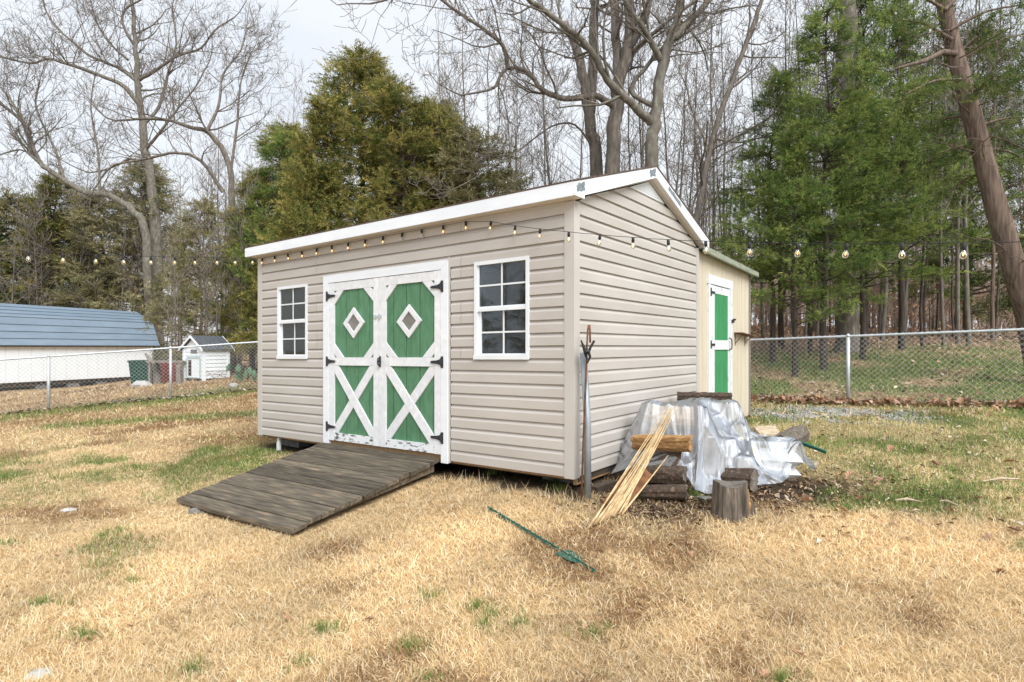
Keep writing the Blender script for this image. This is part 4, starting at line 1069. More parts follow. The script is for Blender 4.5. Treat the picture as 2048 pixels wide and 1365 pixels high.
for s in (1, -1):
    yy = (-.10, CF / 2) if s > 0 else (CF + .10, CF / 2); zz = (CH - .05, CP)
    MB().prism([(yy[0], zz[0]), (yy[1], zz[1]), (yy[1], zz[1] + .03), (yy[0], zz[0] + .03)], 'yz', -.10, CW + .12).build('roof', M['coop_roof'], coop)
    for (xa, xb) in ((-.125, -.101), (CW + .121, CW + .145)):
        MB().prism([(yy[0], zz[0] - .03), (yy[1], zz[1] - .03), (yy[1], zz[1] + .034), (yy[0], zz[0] + .034)], 'yz', xa, xb).build('rake_board', M['barn_wall'], coop)
dd = MB().box(-.035, -.024, .14, .74, .14, .70).build('door', M['barn_wall'], coop)
MB().box(-.040, -.0355, .55, .70, .18, .66).build('screen', M['wood_dark'], dd)
fm = MB()
for q in ((.10, .14, .12, .76), (.74, .78, .12, .76), (.14, .74, .70, .76), (.14, .74, .12, .15)): fm.box(-.045, -.036, *q)
fm.build('door_frame', mat('pale_blue', (.50, .60, .60), rough=.6), dd)
MB().box(-.03, -.023, .30, .60, .86, .97).build('vent_window', M['block'], coop)
for (x, y) in ((.0, .0), (CW - .1, 0), (0, CF - .1)): MB().box(x, x + .1, y, y + .1, -.14, -.06).build('leg', M['wood_dark'], coop)

# clutter by the coop
def bx(name, px, py, Y, w, d_, h, rz_, mt, label, cat):
    x = (px - CX) / FPX * Y; o = MB().box(-w / 2, w / 2, -d_ / 2, d_ / 2, 0, h).build(name, M[mt]); o.location = (x, Y, h1(x, Y)); o.rotation_euler = (0, 0, rz_); tag(o, label, cat); return o
bn = empty('wheelie_bin', (P(287, 700, 19.5).x, 19.5, h1(P(287, 700, 19.5).x, 19.5)), R(15)); tag(bn, 'dark green wheelie bin standing beside the barn', 'bin')
mb = MB(); mb.v = [(-.26, -.3, 0), (.26, -.3, 0), (.26, .3, 0), (-.26, .3, 0), (-.32, -.37, .72), (.32, -.37, .72), (.32, .37, .72), (-.32, .37, .72)]
mb.f = [(0, 3, 2, 1), (4, 5, 6, 7), (0, 1, 5, 4), (1, 2, 6, 5), (2, 3, 7, 6), (3, 0, 4, 7)]; mb.build('tub', M['bin'], bn)
MB().box(-.34, .34, -.40, .38, .72, .78).build('lid', M['bin'], bn)
for x in (-.3, .3): MB().tube([(x - .03, .32, .10), (x + .03, .32, .10)], .10, 12).build('wheel', M['rubber'], bn)
p = onground(P(318, 700, 18.2).x, 18.2, -.05)
tag(MB().tube([p, p + Vector((-.06, 0, .45)), p + Vector((-.12, .02, .75))], [.17, .11, .06], 9).tube([p + Vector((-.05, 0, .4)), p + Vector((-.25, 0, .75)), p + Vector((-.42, 0, .98))], [.10, .08, .03], 7).build('driftwood', M['grey_wood']), 'weathered grey driftwood stump leaning by the bin', 'driftwood')
p = onground(P(359, 700, 17.0).x, 17.0, -.05)
tag(MB().box(-.06, .06, -.06, .06, 0, .62).build('wooden_post', M['grey_wood']), 'short grey wooden post beside the white coop', 'post').location = p
tab = empty('work_bench', onground(P(340, 700, 18).x, 18.0)); tag(tab, 'low rough bench with a red cloth beside the coop', 'bench')
MB().box(-.55, .55, -.3, .3, .62, .68).build('bench_top', M['grey_wood'], tab)
for x in (-.5, .45): MB().box(x, x + .07, -.28, -.2, 0, .619).build('leg', M['grey_wood'], tab)
mb = MB()
for i in range(15):
    x = -.10 + i * .030; 
    mb.v += [(x, -.30 + .03 * math.sin(i * 1.9), .05), (x, -.31 + .012 * math.sin(i * 1.9), .62)]
mb.f = [(2 * i, 2 * i + 2, 2 * i + 3, 2 * i + 1) for i in range(14)]
mb.build('cloth', M['red_cloth'], tab)
stone(onground(P(283, 760, 17.6).x, 17.6, .02), .28, .2, .14, 'pale tan rock in front of the bin', 6)
stone(onground(P(466, 770, 15.8).x, 15.8, .02), .12, .1, .08, 'light blue grey rock in front of the cactus', 7)
cact = empty('prickly_pear', onground(P(484, 760, 16.6).x, 16.6)); tag(cact, 'prickly pear cactus with flat green pads beside the coop', 'cactus')
g = random.Random(12)
for k in range(13):
    a = g.uniform(0, PI); c = Vector((g.uniform(-.42, .42), g.uniform(-.15, .15), .14 + .3 * g.random())); mb = MB()
    for j in range(4):
        tt = j / 3 * PI
        for q in range(9):
            f = 2 * PI * q / 9; rr_ = math.sin(max(.12, min(PI - .12, tt)))
            mb.v.append(tuple(c + Vector((math.cos(f) * .075 * rr_ * math.cos(a), math.cos(f) * .075 * rr_ * math.sin(a), -math.cos(tt) * .11)) + Vector((-math.sin(a), math.cos(a), 0)) * (math.sin(f) * .022 * rr_)))
    for j in range(3):
        for q in range(9): mb.f.append((j * 9 + q, j * 9 + (q + 1) % 9, (j + 1) * 9 + (q + 1) % 9, (j + 1) * 9 + q))
    mb.build('pad', M['cactus'], cact, smooth=True)

# ------------------------------------------------------------ trees
class Br(MB):
    """branches: light tubes"""
    def limb(s, pts, r0, r1, k):
        m = len(pts); s.tube(pts, [r0 + (r1 - r0) * (i / (m - 1)) for i in range(m)], k, cap=False)
def rvec(g): return Vector((g.gauss(0, 1), g.gauss(0, 1), g.gauss(0, 1)))
def grow(mb, p, d, ln, r, lev, g, up=.12, wig=.28, nch=5, spread=.9, minr=.0045, tw=None):
    n = 5 if lev > 1 else (4 if lev == 1 else 3)
    pts = [p.copy()]; d = d.normalized(); q = p.copy()
    for i in range(n):
        d = (d + rvec(g) * wig * .6 + Vector((0, 0, up))).normalized(); q = q + d * (ln / n) * g.uniform(.8, 1.2); pts.append(q.copy())
    rt = max(minr, r * (.35 if lev else .5))
    (mb if r > .02 or tw is None else tw).limb(pts, r, rt, 6 if r > .05 else 4 if r > .018 else 3)
    if lev <= 0: return
    for c in range(nch):
        t_ = g.uniform(.22, 1) * n; i = min(int(t_), n - 1); f = t_ - i
        b = pts[i].lerp(pts[i + 1], f); dd = (pts[i + 1] - pts[i]).normalized()
        nd = (dd * .75 + rvec(g).normalized() * spread + Vector((0, 0, .15))).normalized()
        grow(mb, b, nd, ln * g.uniform(.38, .62), max(minr, r * (.35 + .65 * (1 - t_ / n)) * .55), lev - 1, g, up, wig, nch, spread, minr, tw)
def smooth_poly(pts, sub=3):
    out = []; n = len(pts)
    for i in range(n - 1):
        p0, p1, p2, p3 = pts[max(0, i - 1)], pts[i], pts[i + 1], pts[min(n - 1, i + 2)]
        for j in range(sub):
            t_ = j / sub
            out.append(.5 * ((2 * p1) + (p2 - p0) * t_ + (2 * p0 - 5 * p1 + 4 * p2 - p3) * t_ * t_ + (3 * p1 - p0 - 3 * p2 + p3) * t_ ** 3))
    out.append(pts[-1]); return out

def big_tree(label, limbs, Y0, bark, seed, twlev=3, nch=4, den=1.0, broken=(), ts=1.0):
    """limbs: list of (pixel polyline [(px,py,dY)], r0, r1, children?) traced at distance Y0"""
    g = random.Random(seed); wood = Br(); tw = Br(); base = None
    for li, (pl_, r0, r1, ch) in enumerate(limbs):
        r0, r1 = r0 * ts, r1 * ts
        pts = [P(x, y, Y0 + (q[0] if q else 0)) for (x, y, *q) in pl_]
        if li == 0 or pl_[0][1] > 590:
            gz0 = h1(pts[0].x, pts[0].y); pts[0].z = gz0 - .1
            if li == 0: base = pts[0].copy()
        pts = smooth_poly(pts, 4)
        for i in range(1, len(pts) - 1): pts[i] += rvec(g) * r0 * .10
        m_ = len(pts)
        rad = [r0 + (r1 - r0) * (i / (m_ - 1)) ** .8 for i in range(m_)]
        if pl_[0][1] > 590: rad[0] *= 1.45; rad[1] *= 1.1
        wood.tube(pts, rad, 10 if r0 > .12 else 7, cap=li in broken, jit=.06, rng=g)
        if li in broken or not ch: continue
        tot = sum((pts[i + 1] - pts[i]).length for i in range(m_ - 1))
        nb_ = int(ch * den)
        for c in range(nb_):
            t_ = g.uniform(.18 if r0 < .15 else .45, 1.0) * (m_ - 1); i = min(int(t_), m_ - 2); b = pts[i].lerp(pts[i + 1], t_ - i)
            dd = (pts[i + 1] - pts[i]).normalized(); rr_ = rad[i]
            nd = (dd * .6 + rvec(g).normalized() * .95 + Vector((0, 0, .25))).normalized()
            grow(wood, b, nd, g.uniform(.9, 2.3) * ts, min(.045 * ts, rr_ * .45), twlev - 1 if g.random() < .65 else twlev, g, .10, .30, nch, .9, .0055 * ts, tw)
        grow(wood, pts[-1], (pts[-1] - pts[-2]).normalized(), 1.6 * ts, r1, twlev, g, .10, .3, nch, .9, .0055, tw)
    t_ = empty('bare_tree', base); tag(t_, label, 'tree')
    for nm, mb, mt in (('trunk', wood, bark), ('crown', tw, M['twig'])):
        if not mb.v: continue
        mb.v = [(x - base.x, y - base.y, z - base.z) for x, y, z in mb.v]; mb.build(nm, mt, t_, smooth=True)
    return t_

oak = [([(318, 640), (311, 470), (306, 400), (297, 340), (286, 260), (279, 200), (272, 130), (268, 60), (262, -60)], .25, .06, 16),
    ([(282, 215), (250, 175, -.3), (210, 155, -.6), (150, 133, -1), (95, 118, -1.2), (60, 127, -1.4), (-30, 106, -1.8)], .10, .03, 16),
    ([(276, 165), (235, 135, .4), (180, 112, .6), (140, 80, .9), (100, 40, 1), (78, -20, 1.2)], .075, .025, 14),
    ([(279, 160), (315, 138, -.5), (355, 112, -.8), (402, 96, -1), (430, 60, -1.2), (468, 36, -1.4)], .075, .025, 14),
    ([(284, 250), (318, 215, .6), (335, 150, .9), (352, 90, 1), (345, 20, 1.1)], .08, .025, 12),
    ([(292, 300), (320, 265, -.6), (350, 225, -.9), (390, 175, -1.2), (420, 120, -1.5)], .07, .02, 12),
    ([(256, 120), (222, 90, .4), (198, 55, .6), (180, 0, .8)], .05, .02, 9),
    ([(268, 90), (248, 55, -.4), (250, 20, -.4), (300, -10, -.6)], .06, .03, 8),
    ([(300, 330), (262, 318, .5), (225, 335, .9), (180, 345, 1.1), (140, 330, 1.3)], .05, .02, 9)]
big_tree('tall bare oak with a straight lichen trunk behind the barn', oak, 41, M['bark_lichen'], 5, den=1.25, ts=1.7)
lean_ = [([(300, 640), (292, 480), (268, 425), (215, 391), (172, 386), (122, 357), (78, 326), (64, 300), (45, 245), (-5, 205)], .165, .05, 14),
    ([(80, 328), (55, 262, -.4), (25, 205, -.6), (-20, 150, -.8)], .07, .02, 12),
    ([(128, 358), (110, 300, .4), (72, 215, .6), (80, 160, .7)], .06, .02, 12),
    ([(78, 326), (40, 300, -.3), (-25, 320, -.6)], .05, .02, 8), ([(200, 388), (195, 300, .5), (182, 215, .7), (190, 150, .9)], .05, .02, 12)]
big_tree('bare tree with a mossy limb curving low over the barn roof', lean_, 39.5, M['bark_lichen'], 6, den=1.2, ts=1.75)
arch = [([(462, 640), (464, 420), (458, 330), (420, 268), (382, 256), (318, 238), (240, 241)], .15, .04, 10),
    ([(446, 385), (402, 322, -.4), (352, 306, -.6), (290, 319, -.8), (228, 330, -1), (203, 356, -1.1)], .075, .03, 10),
    ([(414, 262), (437, 212, .4), (446, 150, .6), (482, 100, .8), (492, 62, .9)], .07, .02, 14),
    ([(462, 340), (475, 240, .5), (480, 170, .7), (500, 110, .9)], .06, .02, 12)]
big_tree('bare tree with arching limbs between the oak and the cedars', arch, 23, M['bark_grey'], 7, den=1.2)
trioB = [([(1232, 640), (1226, 345), (1231, 240), (1239, 160), (1257, 70), (1262, -70)], .235, .13, 7),
    ([(1238, 165), (1232, 80, .3), (1228, -70, .5)], .15, .11, 6),
    ([(1247, 112), (1284, 52, -.3), (1302, -10, -.4), (1318, -70, -.5)], .10, .07, 8),
    ([(1226, 212), (1188, 192, -.4), (1132, 198, -.7), (1086, 180, -.9), (1050, 142, -1.1), (1012, 138, -1.2), (992, 172, -1.3), (976, 181, -1.4)], .10, .03, 14),
    ([(1016, 138, -1.2), (1006, 92, -1.3), (962, 56, -1.5), (902, 16, -1.8), (850, -15, -2), (740, 8, -2.2)], .065, .02, 20),
    ([(1258, 110), (1300, 72, -.5), (1345, 36, -.8), (1392, 0, -1), (1440, -40, -1.2)], .06, .03, 10)]
big_tree('thick grey double trunk tree rising behind the shed ridge', trioB, 16, M['bark_grey'], 8, den=.9)
trioA = [([(1196, 640), (1194, 345), (1182, 250), (1168, 170), (1152, 95), (1130, 46)], .205, .11, 0), ([(1180, 225), (1187, 120, .3), (1190, 20, .4), (1192, -70, .5)], .15, .12, 5),
    ([(1188, 300), (1150, 250, -.5), (1100, 255, -.8), (1040, 300, -1), (960, 350, -1.3)], .035, .015, 10)]
big_tree('grey trunk with a snapped top beside the double trunk', trioA, 16.8, M['bark_grey'], 9, broken=(0,))
trioC = [([(1308, 640), (1303, 345), (1306, 270), (1314, 200), (1325, 130), (1340, 75), (1358, 30), (1364, -60)], .19, .09, 6),
    ([(1302, 246), (1262, 206, -.3), (1222, 170, -.5), (1196, 125, -.7), (1162, 78, -.9), (1110, 38, -1.2), (1062, 2, -1.5), (1020, -35, -1.8)], .115, .05, 16),
    ([(1328, 130), (1288, 58, -.4), (1262, 24, -.5), (1238, -30, -.6)], .09, .05, 8),
    ([(1346, 76), (1392, 30, .3), (1432, -14, .5), (1470, -60, .6)], .10, .05, 8),
    ([(1262, 206, -.3), (1200, 112, 0), (1150, 118, -.2), (1080, 95, -.3)], .04, .015, 10),
    ([(1312, 215), (1262, 182, .5), (1298, 128, .5), (1332, 95, .4)], .07, .05, 6)]
big_tree('lichen covered bare tree with a sweeping limb at the ridge end', trioC, 15.2, M['bark_lichen'], 10, den=.9)
thin = [([(1330, 640), (1395, 430), (1420, 300), (1450, 200), (1495, 80), (1530, -20)], .10, .05, 14), ([(1370, 480), (1420, 330, .5), (1560, 260, .8)], .03, .012, 8)]
big_tree('slim bare tree slanting up beside the lean-to roof', thin, 15.5, M['bark_grey'], 11)

def fronds(c, fd, lf, cols, g, bias=0, m=20):
    """feathery sprays: each frond is an axis with thin leaflets fanned off it"""
    n = len(c); fd = fd / np.linalg.norm(fd, axis=1, keepdims=True); fl = lf * 3.0 * (.6 + .8 * g.random((n, 1)))
    t_ = np.linspace(.05, 1, m)[None, :, None] + g.normal(0, .03, (n, m, 1))
    sag = np.array([0, 0, -1.]) * (t_ ** 2) * .10 * fl[:, None]
    p0 = c[:, None] + fd[:, None] * fl[:, None] * t_ + sag + g.normal(0, .012, (n, m, 3))
    rv = g.normal(0, 1, (n, m, 3)); rv -= (rv * fd[:, None]).sum(-1, keepdims=True) * fd[:, None]; rv /= np.linalg.norm(rv, axis=-1, keepdims=True)
    d = fd[:, None] * .75 + rv * .75; ln = lf * (.55 + .7 * g.random((n, m, 1))) * (1.15 - .6 * t_)
    sd = np.cross(d, g.normal(0, 1, (n, m, 3))); sd /= np.linalg.norm(sd, axis=-1, keepdims=True); w = lf * .085
    tri = np.stack([p0 - sd * w, p0 + sd * w, p0 + d * ln], 2)
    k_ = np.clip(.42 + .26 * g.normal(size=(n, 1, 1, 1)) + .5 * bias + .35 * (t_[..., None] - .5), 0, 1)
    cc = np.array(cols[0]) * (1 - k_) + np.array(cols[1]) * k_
    return tri.reshape(-1, 3), np.broadcast_to(cc * (.8 + .4 * g.random((n, m, 1, 1))), tri.shape).reshape(-1, 3)

# leaning cedar trunk on the right
def cedar_mesh(name, h_, rad, seed, nbr=150, cols=((.055, .085, .020), (.13, .125, .035)), lf=.13, base_f=.1, dens=1.0, droop=.1, shape=.75, clump=.55, dark_trunk=False):
    g = np.random.default_rng(seed)
    V = []; C = []; wood = Br(); gg = random.Random(seed)
    tr_ = [Vector((gg.gauss(0, .04) * h_ * .05 * i, gg.gauss(0, .04) * h_ * .05 * i, h_ * i / 8)) for i in range(9)]
    wood.tube(tr_, [max(.02, (.0105 if dark_trunk else .0135) * h_ * (1 - i / 8.4)) for i in range(9)], 8, cap=False)
    for b in range(nbr):
        t_ = base_f + (1 - base_f) * (gg.random() ** .85); z = h_ * t_; az = gg.uniform(0, 2 * PI)
        R_ = rad * (1 - ((t_ - base_f) / (1 - base_f)) ** (1 / shape)) ** .8 if t_ < 1 else 0
        R_ = R_ * gg.uniform(.55, 1.12) * (.75 + .25 * math.sin(3 * az + seed) ) + .18
        i = min(int(t_ * 8), 7); o = tr_[i].lerp(tr_[i + 1], t_ * 8 - i)
        lift = gg.uniform(.05, .55) - droop
        pts = [o]
        for q in range(1, 5):
            f = q / 4
            pts.append(o + Vector((math.cos(az) * R_ * f, math.sin(az) * R_ * f, R_ * lift * f * (1.25 - .45 * f))) + Vector((gg.gauss(0, .04), gg.gauss(0, .04), gg.gauss(0, .04))))
        wood.tube(pts, [max(.006, .013 + .010 * R_), .016, .012, .008, .005], 3, cap=False)
        npk = int((5 + 9 * R_) * dens)
        f = .25 + .80 * g.random(npk) ** clump; seg = np.clip((f * 4).astype(int), 0, 3); fr_ = (f * 4 - seg)[:, None]
        A = np.array([p[:] for p in pts]); c = A[seg] * (1 - fr_) + A[np.minimum(seg + 1, 4)] * fr_
        c = c + g.normal(0, 1, (npk, 3)) * (.03 + .06 * R_) * np.array([1, 1, .6])
        out = np.array([math.cos(az), math.sin(az), .25 - droop])
        fd = out[None] * .7 + g.normal(0, .55, (npk, 3)) + np.array([0, 0, .15])
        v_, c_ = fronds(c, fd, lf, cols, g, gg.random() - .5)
        V.append(v_); C.append(c_)
    V = np.concatenate(V); C = np.concatenate(C); F = np.arange(len(V)).reshape(-1, 3)
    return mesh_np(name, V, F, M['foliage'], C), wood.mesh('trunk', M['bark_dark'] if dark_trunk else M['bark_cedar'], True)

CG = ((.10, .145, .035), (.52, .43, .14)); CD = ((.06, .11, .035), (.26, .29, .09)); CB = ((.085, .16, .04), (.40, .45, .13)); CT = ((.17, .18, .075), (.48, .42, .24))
CM = {'gold': cedar_mesh('crown', 9.5, 2.5, 1, 240, CG, .13, .06, 1.45), 'dark': cedar_mesh('crown', 8, 2.2, 2, 170, CD, .13, .06, 1.35), 'dull': cedar_mesh('crown', 7, 2.1, 4, 130, CT, .14, .06, 1.2),
      'fresh': cedar_mesh('crown', 9.5, 2.6, 3, 125, CB, .105, .20, 1.75, .02, .8, dark_trunk=True)}
def cedar(kind, px, Y, top_py, wscale, label, rz_=0, group=None, hs=None, sink=0):
    fo, wo = CM[kind]; x = (px - CX) / FPX * Y; z0 = h1(x, Y) - .1 - sink
    t_ = empty('cedar_tree', (x, Y, z0), rz_); tag(t_, label, 'tree', group)
    hh = {'gold': 9.5, 'dark': 8, 'dull': 7, 'fresh': 9.5, 'small': 5}[kind]
    top = ZC - (top_py - HY) / FPX * Y; s_ = (top - z0) / hh
    t_.scale = (s_ * wscale, s_ * wscale, s_)
    for nm, me in (('crown', fo), ('trunk', wo)):
        o = bpy.data.objects.new(nm, me); COL.objects.link(o); o.parent = t_
    return t_
cedar('gold', 722, 19, 98, 1.25, 'tall golden green cedar with a pointed top behind the shed roof', .3)
cedar('gold', 805, 17.8, 170, 1.2, 'golden cedar in front of the tall pointed cedar', 2.1)
cedar('gold', 640, 17.5, 215, 1.05, 'golden cedar between the tall cedar and the arching bare tree', 4.0)
cedar('gold', 890, 18.5, 215, 1.15, 'olive green cedar beside the golden cedars behind the shed', 1.0)
cedar('dull', 960, 18, 265, 1.3, 'low brownish cedar close to the trunks behind the shed ridge', 2.7)
cedar('fresh', 556, 19.5, 262, 1.0, 'green cedar just behind the left end of the shed', 3.3)
cedar('gold', 505, 20, 345, 1.0, 'bushy green gold cedar overhanging the coop', 5.2)
cedar('gold', 585, 21, 250, 1.15, 'soft olive cedar filling the gap beside the tall pointed cedar', 1.1)
cedar('gold', 880, 21, 215, 1.2, 'soft olive cedar rising behind the dark cedars', 2.9)
cedar('dull', 400, 23, 400, .95, 'dull olive cedar behind the white coop', .8)
cedar('dull', 300, 43, 330, 1.3, 'olive brown cedar behind the oak trunk', 2.2)
cedar('dull', 205, 42, 395, 1.3, 'hazy olive cedar behind the middle of the barn roof', 3.6)
cedar('gold', 100, 42, 360, 1.15, 'pointed cedar standing behind the barn roof', 4.4)
cedar('dull', 20, 41, 395, 1.3, 'hazy olive cedar at the far end of the barn', 5.5)
cedar('dull', 150, 45, 420, 1.5, 'low olive cedar far behind the barn', 1.9)
cedar('dark', -60, 40, 380, 1.3, 'dark cedar past the far end of the barn', .2)
cedar('fresh', 1648, 14.2, 30, 1.0, 'bright green cedar with a dark trunk beyond the fence', .5)
cedar('fresh', 1545, 15.5, 150, 1.0, 'bright green cedar close behind the lean-to', 2.5)
cedar('fresh', 1590, 13.6, 250, 1.1, 'low bright green cedar at the fence behind the lean-to roof', 1.7)
cedar('fresh', 1725, 15.2, 190, 1.1, 'young bright green cedar between the two dark trunked cedars', 3.9)
cedar('fresh', 1803, 16.2, 10, .95, 'green cedar with a dark trunk beside the leaning cedar', 4.1)
cedar('fresh', 1730, 18, -60, .95, 'tall green cedar behind the two nearer green cedars', 5.3)
cedar('dark', 1935, 22, 60, 1.0, 'dark cedar deep in the woods behind the leaning cedar', 1.3)

lean_pts = [P(2085, 720, 11.4), P(2060, 640, 11.5), P(2030, 540, 11.5), P(1995, 420, 11.6), P(1962, 300, 11.7), P(1930, 180, 11.8), P(1906, 90, 11.9), P(1886, 0, 12), P(1868, -80, 12.1)]
lean_pts[0].z = h1(lean_pts[0].x, lean_pts[0].y) - .1; lp0 = lean_pts[0].copy()
lt = empty('cedar_tree', lp0); tag(lt, 'leaning cedar with a stout reddish bark trunk', 'tree')
g = random.Random(77); wd_ = Br(); wd_.tube([p - lp0 for p in smooth_poly(lean_pts, 3)], [.225 - .0045 * i for i in range(25)], 12, cap=False, jit=.05, rng=g)
FV, FC = [], []; gn = np.random.default_rng(7)
def spray_branch(a, b, r, n, sp, cols, lf=.13):
    md = (a + b) / 2 + Vector((0, 0, .12)); wd_.tube([p - lp0 for p in smooth_poly([a, md, b], 3)], [r, r * .85, r * .7, r * .6, r * .5, r * .35, r * .2], 5, cap=False)
    f = .25 + .85 * gn.random(n); c = np.array(a)[None] * (1 - f[:, None]) + np.array(b)[None] * f[:, None] + gn.normal(0, sp, (n, 3)) * np.array([1, 1, .45])
    v_, c_ = fronds(c, np.array(b - a)[None] * .6 + gn.normal(0, .7, (n, 3)), lf, cols, gn)
    FV.append(v_ - np.array(lp0)); FC.append(c_)
BRL = [((1905, 80), (1790, 40)), ((1900, 60), (2050, 10)), ((1925, 160), (1810, 190)), ((1935, 190), (2070, 150)), ((1945, 235), (1850, 260)), ((1950, 255), (2090, 240)), ((1890, 20), (1770, -20)),
       ((1890, 20), (2000, -60)), ((1915, 120), (2100, 60)), ((1960, 300), (2070, 330)), ((1960, 290), (1845, 330)), ((1975, 345), (1890, 395)), ((1880, 0), (1950, -40)), ((1940, 210), (1995, 150)), ((1920, 150), (1870, 90)), ((1915, 110), (1980, 70))]
for ((x0, y0), (x1, y1)) in BRL:
    a = P(x0, y0, 11.8); b = P(x1, y1, 11.8 + g.uniform(-1.4, 1.6)); spray_branch(a, b, .04, 60, .20, CD, .10)
wd_.tube([P(x, y, q) - lp0 for x, y, q in ((1912, 108, 11.8), (1885, 104, 11.4), (1850, 122, 11.2), (1815, 131, 11.0), (1790, 138, 11))], [.06, .05, .045, .03, .015], 6, cap=False)
for k in range(26):
    p = P(1900 + 6 * k + g.uniform(-10, 10), 60 + 19 * k, 11.65)
    grow(wd_, p - lp0, Vector((g.uniform(-1, 1), g.uniform(-.6, .6), g.uniform(-.2, .3))), g.uniform(.7, 1.6), .016, 1, g, -.02, .3, 4)
wd_.build('trunk', M['bark_cedar'], lt, smooth=True)
FV = np.concatenate(FV); onp('crown', FV, np.arange(len(FV)).reshape(-1, 3), M['foliage'], np.concatenate(FC), lt)

# saplings and slender trees of the woods: a few meshes, many individuals
def sapling(seed, h_, r, lev=2, nch=4, nb=26, up=.16):
    g = random.Random(seed); mb = Br(); tw = Br(); n = 9; pts = [Vector((0, 0, -.2))]
    lx_, ly_ = g.gauss(0, .03), g.gauss(0, .03)
    for i in range(1, n + 1): pts.append(Vector((pts[-1].x + g.gauss(lx_, .035) * h_ / 9, pts[-1].y + g.gauss(ly_, .035) * h_ / 9, h_ * i / n)))
    mb.tube(pts, [max(.006, r * (1 - .9 * i / n)) for i in range(n + 1)], 7, cap=False)
    for b in range(nb):
        t_ = g.uniform(.25, 1) * n; i = min(int(t_), n - 1); p = pts[i].lerp(pts[i + 1], t_ - i); a = g.uniform(0, 2 * PI)
        grow(mb, p, Vector((math.cos(a), math.sin(a), g.uniform(.2, 1.2))), h_ * g.uniform(.07, .17), max(.006, r * .32 * (1 - t_ / n * .7)), lev - 1 if g.random() < .5 else lev, g, up, .28, nch, .8, .0055, tw)
    return mb.mesh('trunk', M['bark_grey'], True), (tw.mesh('crown', M['twig']) if tw.v else None)
SP = [sapling(100 + k, h_, r_, 2, 4, n_) for k, (h_, r_, n_) in enumerate(((13, .075, 30), (12, .052, 28), (14, .10, 30), (10, .04, 26), (11, .06, 26), (5, .026, 26)))]
gs = random.Random(55)
def place_sap(k, px, Y, s_, label, group, name='slender_tree', tilt=0, bark=None):
    tr_, cr = SP[k]; x = (px - CX) / FPX * Y; t_ = empty(name, (x, Y, h1(x, Y) - .05)); t_.rotation_euler = (gs.uniform(-.04, .04), tilt + gs.uniform(-.03, .03), gs.uniform(0, 6.28)) if not tilt else (0, tilt, 0)
    t_.scale = (s_, s_, s_ * gs.uniform(.9, 1.1)); tag(t_, label, 'tree', group)
    for nm, me in (('trunk', tr_), ('crown', cr)):
        if me is None: continue
        o = bpy.data.objects.new(nm, me); COL.objects.link(o); o.parent = t_
        if nm == 'trunk' and bark: o.material_slots[0].link = 'OBJECT'; o.material_slots[0].material = M[bark]
    return t_
for (k, px, Y, s_, b) in ((2, 1713, 18, 1.0, 'bark_lichen'), (0, 1620, 17.5, .9, 'bark_dark'), (1, 1888, 17, 1.0, None), (0, 1916, 18.5, .95, 'bark_lichen'), (0, 1938, 17.5, 1.0, 'bark_lichen'), (1, 1845, 16.5, .8, 'bark_dark'), (0, 1985, 19, .9, 'bark_cedar'), (1, 1590, 19, 1, 'bark_lichen'), (0, 1560, 20, 1, 'bark_dark'), (4, 1527, 21, 1.0, 'bark_lichen')):
    w_ = {'bark_lichen': 'pale lichen barked', 'bark_dark': 'dark barked', 'bark_cedar': 'reddish barked', None: 'grey barked'}[b]
    place_sap(k, px, Y, s_, w_ + ' slender trunk standing just beyond the fence', w_ + ' trunks close behind the fence', bark=b)
for k in range(46):
    px = gs.uniform(1385, 2090); Y = gs.uniform(19, 34)
    b = gs.choice((None, 'bark_dark', 'bark_lichen', None)); w_ = {'bark_lichen': 'pale lichen barked', 'bark_dark': 'dark barked', None: 'grey'}[b]
    place_sap(gs.choice((0, 1, 1, 3, 3, 4)), px, Y, gs.uniform(.85, 1.3), w_ + ' slender bare tree deep in the leaf littered woods', w_ + ' bare trees in the woods', bark=b)
for k in range(30):
    px = gs.choice((gs.uniform(850, 1190), gs.uniform(1240, 1420))); Y = gs.uniform(18, 30)
    place_sap(gs.choice((0, 1, 3, 4)), px, Y, gs.uniform(.8, 1.1), 'thin bare tree seen over the shed roof', 'bare trees over the shed roof')
for k in range(40):
    px = gs.uniform(-40, 620); Y = gs.uniform(24, 34) if px > 330 else gs.uniform(40, 48)
    place_sap(gs.choice((0, 1, 3, 4)), px, Y, gs.uniform(.75, 1.0) * (1 if px > 330 else 1.3), 'bare grey tree among the cedars behind the barn and coop', 'bare trees behind the barn and coop')
for k in range(16):
    px = gs.uniform(330, 640); Y = gs.uniform(17.5, 21)
    place_sap(5, px, Y, gs.uniform(.8, 1.2), 'leafless shrub of grey stems behind the coop', 'leafless shrubs behind the coop', 'bare_shrub')
for k in range(5):
    px = gs.uniform(0, 110); Y = gs.uniform(39, 41)
    place_sap(5, px, Y, gs.uniform(1.9, 2.2), 'leafless shrub of pale stems over the barn roof', 'leafless shrubs by the barn', 'bare_shrub')
# big old trunk by the fence post
p0 = P(1693, 705, 17); z0 = h1(p0.x, 17)
tw_ = [([(1696, 720), (1696, 560), (1694, 400), (1692, 200), (1695, 0), (1700, -120)], .31, .2, 3)]
bt = big_tree('huge grey old trunk with a dark split beyond the fence post', tw_, 17, M['bark_grey'], 21)

